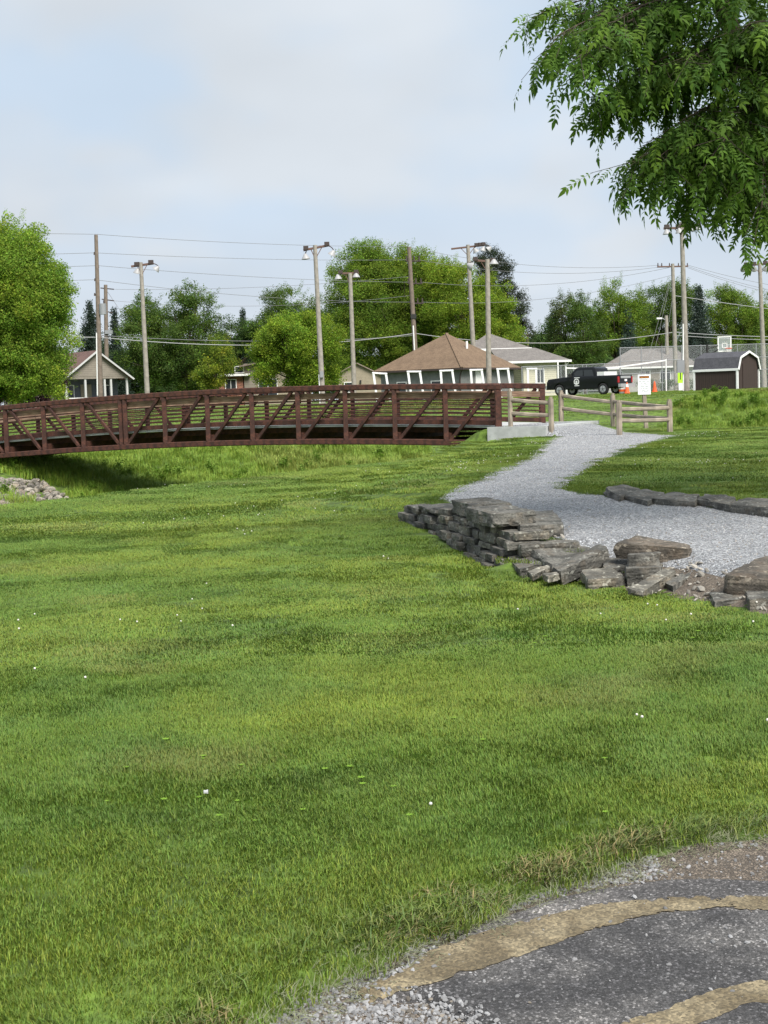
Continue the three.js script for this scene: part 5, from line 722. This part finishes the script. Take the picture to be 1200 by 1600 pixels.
// tall weeds and grass of the ditch banks
function tall(x, d) { const dn = dLine(NEAREDGE, x, d), df = dLine(FAREDGE, x, d), a = dn / (dn + df); if (x < 2 && d < 70) return a > 0.45 && a < 0.96 ? 1 : 0; const lim = lerp(0.62, 0.97, smooth(10.5, 17, x)); return a > 0.33 && a < lim ? 1 : 0; }
{
  const tg = [1, 2, 3, 4].map((k) => patch(0.45, 90, 0.2, 0.52, 0.014, 800 + k, { lean: 0.2, dry: 0.1 })), lists = tg.map(() => []), r = rng(11);
  const weed = (seed) => { const rr = rng(seed), P = [], C = []; for (let s = 0; s < 12; s++) { const az = rr() * 6.28, R = 0.22 * rr(), bx0 = Math.cos(az) * R, bz = Math.sin(az) * R, hh = 0.35 + 0.35 * rr(); for (let l = 0; l < 12; l++) { const y = hh * (0.2 + 0.8 * l / 12), a2 = rr() * 6.28, L = 0.1 + 0.1 * rr(), w = L * 0.4, k = 0.7 + 0.6 * rr(), dx = Math.cos(a2), dz = Math.sin(a2), x = bx0 * (1 + y), z = bz * (1 + y), A = [x, y, z], B = [x + dx * L * 0.5 - dz * w / 2, y + L * 0.3, z + dz * L * 0.5 + dx * w / 2], D = [x + dx * L * 0.5 + dz * w / 2, y + L * 0.3, z + dz * L * 0.5 - dx * w / 2], E2 = [x + dx * L, y + L * 0.15, z + dz * L]; for (const t of [[A, B, E2], [A, E2, D]]) for (const p of t) { P.push(...p); C.push(k, k, k); } } } const g = new THREE.BufferGeometry(); g.setAttribute('position', new THREE.Float32BufferAttribute(P, 3)); g.setAttribute('color', new THREE.Float32BufferAttribute(C, 3)); g.computeVertexNormals(); return g; };
  const wg = [weed(31), weed(37)], wl = [[], []];
  for (let d = 20; d < 78; d += 0.36) for (let x = -seenX(d, 1.35) - 2; x < seenX(d, 1.35) + 2; x += 0.36) {
    const X = x + (r() - 0.5) * 0.36, D = d + (r() - 0.5) * 0.36, k = r(), k2 = r(); if (!inDitch(X, D) || tall(X, D) <= 0) continue;
    if (X / D < -0.219 && D < 44.2 && fbm(X * 1.5, D * 1.5, 2, 91) < 0.7) continue;
    const dn = dLine(NEAREDGE, X, D), df = dLine(FAREDGE, X, D), a = dn / (dn + df), n = fbm(X * 0.5, D * 0.5, 3, 811), ripe = fbm(X * 0.3 + 9, D * 0.3, 3, 813), s = (0.55 + 0.6 * n) * lerp(1.1, 0.65, smooth(0.7, 0.97, a)) * (a < 0.25 ? 0.6 : 1);
    const t = mixc(mixc([0.125, 0.22, 0.026], [0.18, 0.28, 0.032], n), [0.19, 0.19, 0.06], smooth(0.5, 0.75, ripe) * (X > 8 ? 0.85 : 0.35));
    lists[Math.floor(k * 4)].push({ p: v3(X, H(X, D) - 0.02, -D), q: turnQ(0, k2 * 6.28, 0), s: v3(s, s, s), c: col(...t) });
    if (fbm(X * 0.8 + 30, D * 0.8, 3, 821) > 0.6 && k2 < 0.35) { const w = 0.4 + 0.4 * k; wl[k < 0.5 ? 0 : 1].push({ p: v3(X, H(X, D) - 0.02, -D), q: turnQ(0, k2 * 12, 0), s: v3(w, w, w), c: k < 0.5 ? col(0.18, 0.31, 0.028) : col(0.15, 0.26, 0.03) }); }
  }
  lists.forEach((l, i) => l.length && scatter('tall_grass', tg[i], grassMat, l, 'tall unmown grass on the banks of the ditch', 'grass')); wl.forEach((l, i) => l.length && scatter('bank_weeds', wg[i], grassMat, l, 'bright leafy weeds among the tall ditch grass', 'weeds'));
}
{ // clover heads and broad leaves in the lawn
  const r = rng(15), L = [], K = [];
  const head = new THREE.IcosahedronGeometry(1, 1), leaf = (() => { const P = [], C = []; for (let k = 0; k < 7; k++) { const a = k * 0.9, dx = Math.cos(a), dz = Math.sin(a), w = 0.012; for (const t of [[[0, 0.01, 0], [dx * 0.03 - dz * w, 0.03, dz * 0.03 + dx * w], [dx * 0.055, 0.032, dz * 0.055]], [[0, 0.01, 0], [dx * 0.055, 0.032, dz * 0.055], [dx * 0.03 + dz * w, 0.03, dz * 0.03 - dx * w]]]) for (const p of t) { P.push(...p); C.push(1, 1, 1); } } const g = new THREE.BufferGeometry(); g.setAttribute('position', new THREE.Float32BufferAttribute(P, 3)); g.setAttribute('color', new THREE.Float32BufferAttribute(C, 3)); g.computeVertexNormals(); return g; })();
  for (let i = 0; i < 9000; i++) { const d = 4 + 30 * r(), x = (r() * 2 - 1) * seenX(d, 1.1); if (lawnMask(x, d) < 1) continue; const cl = fbm(x * 0.6, d * 0.6, 3, 831); if (r() < 0.2 * smooth(0.5, 0.7, cl) * (d > 14 && x > 1 ? 2.2 : 0.5)) { const s = 0.0055 + 0.003 * r(); L.push({ p: v3(x, H(x, d) + 0.05 + 0.02 * r(), -d), q: turnQ(r(), r(), r()), s: v3(s, s, s), c: col(0.62, 0.6, 0.55) }); } if (d < 16 && r() < 0.12 * smooth(0.4, 0.7, fbm(x * 0.5 + 20, d * 1.1, 3, 837))) { const s = 0.2 + 0.2 * r(); K.push({ p: v3(x, H(x, d) + 0.012, -d), q: turnQ(0, r() * 6, 0), s: v3(s, s, s), c: col(0.15, 0.27, 0.024) }); } }
  scatter('clover_flowers', head, std({ roughness: 0.9 }), L, 'tiny white clover heads scattered over the lawn', 'flowers'); scatter('lawn_weeds', leaf, grassMat, K, 'bright broad leaved weeds scattered in the lawn', 'weeds');
}

// ---------------------------------------------------------------- trees
const leafMat = new THREE.MeshPhysicalMaterial({ color: col(1, 1, 1), vertexColors: true, roughness: 0.8, transmission: 0.45, thickness: 0, side: THREE.DoubleSide, specularIntensity: 0.25 });
function sprig(n, ls, seed, spread = 2.0, flat = 1) {
  const r = rng(seed), P = [], C = [];
  for (let i = 0; i < n; i++) {
    const c = v3((r() - 0.5), (r() - 0.5) * flat, (r() - 0.5)).multiplyScalar(2 * ls * spread), q = turnQ((r() - 0.5) * 2.2, r() * 6.28, (r() - 0.5) * 1.6), s = ls * (0.7 + 0.6 * r()), k = 0.75 + 0.5 * r(), f = [0.9 + 0.25 * r(), 1, 0.85 + 0.3 * r()];
    const pts = [[-0.5, 0, 0], [0, 0.06, 0.3], [0.5, -0.08, 0], [0, 0.06, -0.3]].map((p) => v3(...p).multiplyScalar(s).applyQuaternion(q).add(c));
    for (const t of [[0, 1, 2], [0, 2, 3]]) for (const j of t) { P.push(pts[j].x, pts[j].y, pts[j].z); C.push(k * f[0], k * f[1], k * f[2]); }
  }
  const g = new THREE.BufferGeometry(); g.setAttribute('position', new THREE.Float32BufferAttribute(P, 3)); g.setAttribute('color', new THREE.Float32BufferAttribute(C, 3)); g.computeVertexNormals(); return g;
}
const sprigs = [sprig(11, 0.17, 1), sprig(12, 0.17, 2), sprig(14, 0.12, 3)];
const randQ = (r) => turnQ(r() * 6.28, r() * 6.28, r() * 6.28);
const vary = (c, r, a = 0.25, warm = 0.15) => { const k = 1 - a / 2 + a * r(), w = (r() - 0.5) * warm; return col(c[0] * k * (1 + w), c[1] * k, c[2] * k * (1 - w)); };
// o: d, base px x, lobes [[px, py, rx px, ry px], ...], colour pair, density, sparse
function tree(name, label, o, group) {
  const d = o.d, b = place(o.px, 612, d), t = thing(name, label, 'tree', b, group), r = rng(o.seed), sc = d / FPX, L = [], limbs = [], trunkTop = V(o.px + (o.lean ?? 0), o.fork ?? 560, d).sub(b), tr = o.tr ?? 0.22;
  limbs.push(taper([v3(0, -0.3, 0), v3(0.03, trunkTop.y * 0.5, 0.02), trunkTop], [tr * 1.25, tr, tr * 0.8], 8));
  for (const [px, py, rx, ry, dz] of o.lobes) {
    const c = V(px, py, d).sub(b); c.z += (dz ?? 0); const R = v3(rx * sc, ry * sc, (rx * sc + ry * sc) / 2 * (o.deep ?? 0.9)), vol = R.x * R.y * R.z, nc = Math.round((o.clumps ?? 26) * Math.pow(vol, 0.55) / 3 + 8);
    for (let i = 0; i < nc; i++) {
      const u = v3(r() * 2 - 1, r() * 2 - 1, r() * 2 - 1); if (u.length() > 1) { i--; continue; } u.normalize().multiplyScalar(Math.pow(0.12 + 0.88 * r(), 0.42) * (0.82 + 0.26 * r()));
      const cc = v3(u.x * R.x, u.y * R.y, u.z * R.z).add(c), cr = (o.clumpR ?? 0.24) * Math.pow(R.x * R.y * R.z, 1 / 3) * (0.6 + 0.8 * r()), n = Math.round((o.n ?? 34) * 1.35 * (0.5 + r()) * Math.pow(cr / 0.8, 1.6)) + 4, tone = vary(mixc(o.c0, o.c1, r()), r);
      if (i % 3 === 0 && limbs.length < 46) { const m = v3().copy(trunkTop).lerp(cc, 0.5).add(v3((r() - 0.5) * 0.5, -0.25 * r(), (r() - 0.5) * 0.5)); limbs.push(taper([trunkTop.clone().multiplyScalar(0.7 + 0.3 * r()), m, cc], [tr * 0.42, tr * 0.25, tr * 0.06], 5)); }
      for (let k = 0; k < n; k++) { const q = v3(r() * 2 - 1, r() * 2 - 1, r() * 2 - 1); if (q.length() > 1) { k--; continue; } q.multiplyScalar(cr * (o.sparse ? 1.15 : 1)); q.y *= 0.75; const s = (o.leaf ?? 0.82) * (0.65 + 0.6 * r()); L.push({ p: q.add(cc), q: randQ(r), s: v3(s, s, s), c: col(tone.r * (0.85 + 0.3 * r()), tone.g * (0.88 + 0.24 * r()), tone.b) }); }
    }
  }
  for (const [px, py, rx, ry, dz] of o.lobes) {   // shoots that stand out of the crown
    const c = V(px, py, d).sub(b); c.z += (dz ?? 0);
    for (let i = 0; i < (o.shoots ?? 16); i++) { const a = r() * 6.28, e = r() * 1.9 - 0.5, dir = v3(Math.cos(a) * Math.cos(e), Math.sin(e), Math.sin(a) * Math.cos(e)), tone = vary(mixc(o.c0, o.c1, r()), r); for (let q = 0.86; q < 1.12 + 0.22 * r(); q += 0.045) { const p = v3(dir.x * rx * sc * q, dir.y * ry * sc * q + 0.1, dir.z * rx * sc * q).add(c).add(v3((r() - 0.5) * 0.18, (r() - 0.5) * 0.18, (r() - 0.5) * 0.18)), s = (o.leaf ?? 1) * 0.7 * (1.25 - q * 0.5); L.push({ p, q: randQ(r), s: v3(s, s, s), c: tone }); } }
  }
  mesh('trunk', merge(limbs), M.bark, t);
  scatter('crown', sprigs[o.sp ?? 0], leafMat, L, null, null, t); return t;
}
function conifer(name, label, o, group) {
  const d = o.d, b = place(o.px, 612, d), t = thing(name, label, 'tree', b, group), r = rng(o.seed), top = V(o.px, o.top, d).sub(b).y, w = o.w * d / FPX, L = [], y0 = o.y0 ?? 0.6;
  mesh('trunk', taper([v3(0, -0.2, 0), v3(0, top * 0.6, 0), v3(0, top, 0)], [0.24, 0.14, 0.02], 7), M.bark, t);
  for (let y = y0; y < top; y += 0.27) { const f = 1 - (y - y0) / (top - y0), R = w * Math.pow(f, 0.85) + 0.08, nb = Math.round(8 + 12 * f); for (let k = 0; k < nb; k++) { const a = r() * 6.28, len = R * (0.65 + 0.5 * r()); for (let q = 0.15; q <= 1; q += 0.3 / Math.max(len, 0.3)) { const rr = len * q; L.push({ p: v3(Math.cos(a) * rr, y - rr * 0.22 + 0.12 * q * q * len + (r() - 0.5) * 0.14, Math.sin(a) * rr), q: randQ(r), s: v3(1.3, 0.9, 1.3).multiplyScalar(0.8 + 0.4 * r()), c: vary(mixc(o.c0, o.c1, r()), r) }); } } }
  scatter('crown', sprigs[2], leafMat, L, null, null, t); return t;
}
const BR = [0.19, 0.30, 0.026], MID = [0.125, 0.215, 0.026], DK = [0.07, 0.13, 0.025], YG = [0.26, 0.32, 0.024], BL = [0.06, 0.1, 0.075], OL = [0.1, 0.13, 0.035];
tree('maple_tree', 'bright green tree with drooping twigs beside the porch house', { d: 76, px: -8, fork: 560, seed: 41, tr: 0.24, leaf: 0.62, n: 70, clumps: 44, c0: [0.19, 0.32, 0.032], c1: [0.25, 0.38, 0.038], lobes: [[0, 470, 95, 125], [50, 525, 66, 88], [-40, 400, 60, 60], [20, 400, 55, 62], [70, 460, 45, 60], [15, 570, 95, 50], [-90, 500, 90, 120], [10, 600, 90, 34]] });
tree('round_tree', 'dark open topped tree with a yellow green side by the light pole', { d: 122, px: 290, fork: 585, seed: 43, sparse: 1, clumps: 30, clumpR: 0.2, c0: DK, c1: MID, lobes: [[250, 540, 70, 62], [300, 500, 45, 52], [225, 510, 42, 48], [280, 570, 80, 40], [320, 560, 40, 45]] });
tree('round_tree', 'small yellow green tree before the brick house', { d: 119, px: 340, fork: 590, seed: 45, tr: 0.12, c0: MID, c1: YG, lobes: [[345, 565, 26, 38], [330, 590, 30, 22]] });
tree('round_tree', 'bright round low tree behind the two lamp light pole', { d: 116, px: 465, fork: 590, seed: 47, n: 44, clumps: 34, c0: BR, c1: [0.23, 0.36, 0.026], lobes: [[465, 545, 74, 52], [465, 520, 55, 34], [450, 580, 62, 32], [500, 580, 45, 28]] });
tree('dark_tree', 'rounded dark green tree top behind the bright round tree', { d: 148, px: 460, fork: 560, seed: 49, c0: DK, c1: MID, lobes: [[455, 495, 50, 48], [495, 510, 38, 42], [420, 520, 34, 34]] });
tree('big_maple', 'biggest green tree towering behind the hip roofed building', { d: 138, px: 625, fork: 570, seed: 51, tr: 0.4, n: 34, clumps: 32, c0: [0.14, 0.24, 0.026], c1: BR, lobes: [[600, 460, 82, 72], [575, 430, 55, 46], [660, 470, 72, 68], [600, 540, 92, 58], [545, 480, 30, 55], [670, 545, 70, 50], [630, 430, 50, 44]] });
tree('maple_tree', 'bright green tree overlapping the right half of the hip roof', { d: 134, px: 745, fork: 575, seed: 53, tr: 0.3, n: 34, clumps: 32, c0: BR, c1: [0.23, 0.34, 0.026], lobes: [[720, 490, 65, 68], [765, 515, 52, 52], [700, 445, 45, 44], [770, 470, 36, 42], [730, 550, 60, 34]] });
tree('dark_tree', 'dark purplish sparse tree rising behind the bright tree', { d: 160, px: 775, fork: 540, seed: 55, sparse: 1, clumpR: 0.2, c0: [0.03, 0.05, 0.022], c1: [0.05, 0.062, 0.03], lobes: [[770, 435, 33, 46], [790, 480, 34, 50], [805, 520, 26, 40], [765, 410, 22, 22]] });
tree('slender_tree', 'slender sparse tree between the cream house and the truck', { d: 140, px: 882, fork: 560, seed: 57, sparse: 1, tr: 0.14, clumpR: 0.2, c0: DK, c1: OL, lobes: [[878, 505, 22, 42], [870, 545, 24, 30], [886, 480, 14, 20]] });
tree('slender_tree', 'tall feathery tree directly behind the truck cab', { d: 137, px: 915, fork: 560, seed: 59, sparse: 1, tr: 0.14, clumpR: 0.2, c0: DK, c1: MID, lobes: [[915, 515, 30, 48], [905, 485, 18, 24], [925, 548, 30, 26], [890, 555, 40, 24]] });
tree('round_tree', 'bright rounded tree between the feathery tree and the spruces', { d: 152, px: 965, fork: 560, seed: 61, c0: MID, c1: BR, lobes: [[960, 485, 44, 46], [990, 500, 32, 46], [950, 525, 40, 36]] });
conifer('blue_spruce', 'small blue green spruce behind the grey house roof', { d: 150, px: 983, top: 482, w: 24, seed: 63, c0: BL, c1: [0.07, 0.11, 0.085] });
tree('dark_tree', 'dark green tree behind the wide crossarm utility pole', { d: 158, px: 1035, fork: 560, seed: 65, c0: DK, c1: MID, lobes: [[1035, 490, 40, 44], [1060, 475, 30, 40], [1020, 520, 36, 36]] });
conifer('dark_spruce', 'large dark blue spruce behind the basketball hoop', { d: 138, px: 1094, top: 447, w: 36, seed: 67, c0: [0.035, 0.06, 0.042], c1: [0.06, 0.09, 0.07] });
tree('maple_tree', 'full green tree behind the basketball court fence', { d: 148, px: 1150, fork: 565, seed: 69, c0: MID, c1: BR, lobes: [[1150, 495, 46, 46], [1125, 485, 24, 36], [1175, 515, 40, 36], [1150, 540, 55, 28]] });
tree('maple_tree', 'green tree behind the pole with four round lamps', { d: 152, px: 1215, fork: 565, seed: 71, c0: MID, c1: BR, lobes: [[1210, 500, 34, 46], [1240, 510, 40, 44], [1215, 545, 45, 24]] });
conifer('dark_spruce', 'dark spruce between the bright tree and the porch house', { d: 146, px: 146, top: 470, w: 46, seed: 73, c0: [0.025, 0.048, 0.03], c1: [0.045, 0.075, 0.045] });
conifer('dark_spruce', 'narrow spruce top beside the shorter utility pole', { d: 150, px: 184, top: 482, w: 22, seed: 75, c0: [0.025, 0.045, 0.03], c1: [0.04, 0.07, 0.045] });
conifer('dark_spruce', 'thin spruce tip above the brick house', { d: 165, px: 384, top: 484, w: 14, seed: 77, c0: [0.03, 0.055, 0.035], c1: [0.045, 0.075, 0.04], y0: 3 });
tree('dark_tree', 'dark tree filling the gap behind the brick house', { d: 150, px: 360, fork: 570, seed: 79, c0: DK, c1: [0.05, 0.1, 0.022], lobes: [[362, 535, 38, 36], [395, 540, 30, 34], [340, 560, 30, 26]] });
{ // the woods behind the houses, far off but each its own tree
  const r = rng(201); for (let i = 0; i < 40; i++) { const px = -70 + i * 34 + (r() - 0.5) * 26, d = 185 + 40 * r(), top = 532 + 26 * r() - (px > 840 ? 26 : 0); tree('distant_tree', 'distant tree in the woods behind the houses', { d, px, fork: 590, seed: 300 + i, n: 16, clumps: 14, leaf: 1.7, clumpR: 0.3, c0: DK, c1: [0.055, 0.11, 0.024], lobes: [[px, (top + 612) / 2, 32, (612 - top) / 2], [px + 14, 600, 30, 26]] }, 'distant trees behind the houses'); }
}
{ // shrubs at the houses
  tree('purple_shrub', 'dark purple leaved shrub beside the porch house', { d: 106, px: 78, fork: 612, seed: 81, tr: 0.05, c0: [0.03, 0.012, 0.016], c1: [0.05, 0.016, 0.022], lobes: [[78, 606, 26, 26], [50, 612, 34, 24], [15, 614, 34, 22]] });
  tree('hedge_shrub', 'low dark hedge before the grey house', { d: 126, px: 1030, fork: 612, seed: 83, tr: 0.04, leaf: 0.7, c0: DK, c1: [0.05, 0.09, 0.03], lobes: [[1010, 604, 18, 8], [1042, 604, 20, 8], [1075, 603, 18, 8]] });
}
// the walnut leaning in from the right: compound leaves on twigs, twigs on boughs
{
  const base = onGround(6.6, 15.8), t = thing('walnut_tree', 'overhanging tree with long drooping compound leaves above the path', 'tree', base), r = rng(401), limbs = [], L = [];
  const W = (px, py, d) => V(px, py, d).sub(base);
  const fork = v3(-0.9, 3.0, 0.5), l1 = W(1196, 165, 13.6), l2 = W(1118, -10, 13.5), l3 = W(1050, -210, 13.6);
  limbs.push(taper([v3(0, -0.3, 0), v3(-0.25, 1.4, 0.15), fork], [0.3, 0.24, 0.2], 12), taper([fork, l1, l2, l3], [0.16, 0.095, 0.08, 0.035], 9));
  const up = fork.clone().add(v3(0.6, 3.2, -0.2)), up2 = up.clone().add(v3(0.8, 2.4, -0.6)); limbs.push(taper([fork, up, up2], [0.18, 0.13, 0.05], 8));
  const starts = [fork.clone().lerp(l1, 0.6), l1, l1.clone().lerp(l2, 0.5), l2, l2.clone().lerp(l3, 0.5), up, up2];
  const tips = [[828, 70, 12.6], [822, 20, 13.2], [880, 100, 12.2], [905, 160, 12.9], [890, 20, 13.6], [945, 165, 13.4], [960, 270, 12.7], [1000, 230, 13.3], [1010, 255, 12.4], [1060, 300, 13.2], [1090, 310, 12.6], [1130, 315, 13.0], [1190, 345, 12.3], [1170, 300, 13.6], [1110, 170, 14.2], [1000, 60, 14.0], [985, 110, 12.6], [1050, 190, 12.4], [1060, 100, 12.3], [1120, 230, 12.2], [1150, 120, 12.4], [940, 40, 12.4], [1020, 0, 12.8], [1180, 40, 12.6], [1190, 210, 13.0], [920, -60, 13.2], [1000, -80, 12.6], [1100, -100, 12.4]].map((p) => W(...p));
  for (let i = 0; i < 16; i++) { const u = r(), py = -40 + 340 * u; tips.push(W(lerp(855 + 150 * smooth(60, 260, py), 1215, Math.pow(r(), 0.8)), py, 12 + 2.4 * r())); }
  for (let i = 0; i < 26; i++) { const a = r() * 6.28, R = 1.5 + 2.6 * r(); tips.push(v3(Math.cos(a) * R + 0.3, 4.2 + 4.2 * r(), Math.sin(a) * R)); }
  for (let i = 0; i < 14; i++) tips.push(W(1230 + 260 * r(), 380 * r() - 30, 11.5 + 4 * r()));
  for (const tip0 of tips) {
    const s0 = starts.reduce((b, q) => (q.distanceTo(tip0) < b.distanceTo(tip0) ? q : b), starts[0]), tip = tip0.clone().lerp(s0, 0.1);
    const s = starts.reduce((b, q) => (q.distanceTo(tip) < b.distanceTo(tip) ? q : b), starts[0]), len = s.distanceTo(tip), mid = s.clone().lerp(tip, 0.5).add(v3(0, 0.12 * len, 0)), cv = new THREE.QuadraticBezierCurve3(s, mid, tip);
    limbs.push(taper([0, 0.25, 0.5, 0.75, 1].map((q) => cv.getPoint(q)), [0.03, 0.022, 0.014, 0.008, 0.003], 5));
    const nT = Math.max(4, Math.round(len * 16));
    for (let k = 0; k < nT; k++) {
      const q = 0.28 + 0.72 * (k + r()) / nT, p = cv.getPoint(Math.min(q, 1)), dir = cv.getTangent(Math.min(q, 1)), a = (k % 2 ? 1 : -1) * (0.5 + 0.8 * r()), tw = dir.clone().applyAxisAngle(v3(0, 1, 0), a).add(v3((r() - 0.5) * 0.8, 0.35 - 1.0 * r(), (r() - 0.5) * 1.2)).normalize(), tl = 0.2 + 0.4 * r(), e = p.clone().addScaledVector(tw, tl);
      limbs.push(taper([p, e], [0.004, 0.002], 4));
      const nl = 5; for (let j = 0; j < nl; j++) { const at = p.clone().lerp(e, (j + 0.6) / nl), od = tw.clone().applyAxisAngle(v3(0, 1, 0), (j % 2 ? 1 : -1) * (0.3 + 1.3 * r())).add(v3((r() - 0.5) * 0.6, -0.05 - 0.75 * r() * r() - 0.2 * r(), (r() - 0.5) * 0.5)).normalize(), sd = v3().crossVectors(od, v3(0, 1, 0)).normalize(), n = v3().crossVectors(sd, od).normalize(); const m = new THREE.Matrix4().makeBasis(od, n, sd.clone().negate().multiplyScalar(-1)); const qq = new THREE.Quaternion().setFromRotationMatrix(m); qq.multiply(turnQ((r() - 0.5) * 2.2, 0, 0)); const sc = 0.55 + 0.55 * r(); L.push({ p: at, q: qq, s: v3(sc, sc, sc), c: vary(mixc([0.05, 0.115, 0.014], [0.11, 0.205, 0.018], r()), r, 0.3) }); }
    }
  }
  // one compound leaf along +x, leaflets to both sides, drooping to the tip
  const P = [], C = []; const len = 0.27, rr = rng(9); const at = (q) => [len * q, -0.07 * q * q];
  const leaflet = (x, y, ang, s, k) => { const roll = (rr() - 0.5) * 1.4, pit = (rr() - 0.6) * 0.7, c = Math.cos(ang), z = Math.sin(ang), pt = (u, v, h) => [x + c * u * s - z * v * s, y + (h + v * roll + u * pit) * s, z * u * s + c * v * s], A = pt(0, 0, 0), B = pt(0.35, 0.19, -0.02), D = pt(0.35, -0.19, -0.02), B2 = pt(0.7, 0.14, -0.12), D2 = pt(0.7, -0.14, -0.12), T = pt(1.05, 0, -0.3); for (const t of [[A, B, D], [B, B2, D], [D, B2, D2], [B2, T, D2]]) for (const p of t) { P.push(...p); C.push(k, k, k); } };
  for (let j = 1; j <= 6; j++) for (const s of [1, -1]) { const [x, y] = at((j + 0.3 + 0.3 * rr()) / 7); leaflet(x, y, s * (1.2 - 0.05 * j + (rr() - 0.5) * 0.5), 0.066 * (j < 2 ? 0.75 : 1) * (0.75 + 0.4 * rr()), 0.85 + 0.3 * rr()); } leaflet(...at(0.97), 0, 0.09, 1);
  for (let j = 0; j < 6; j++) { const [x0, y0] = at(j / 6), [x1, y1] = at((j + 1) / 6); for (const tr of [[[x0, y0, 0.0015], [x1, y1, 0.0015], [x1, y1, -0.0015]], [[x0, y0, 0.0015], [x1, y1, -0.0015], [x0, y0, -0.0015]]]) for (const p of tr) { P.push(...p); C.push(0.9, 0.9, 0.8); } }
  const lg = new THREE.BufferGeometry(); lg.setAttribute('position', new THREE.Float32BufferAttribute(P, 3)); lg.setAttribute('color', new THREE.Float32BufferAttribute(C, 3)); lg.computeVertexNormals();
  mesh('trunk', merge(limbs), M.bark, t); scatter('crown', lg, leafMat, L, null, null, t);
}
renderer.render(scene, camera);
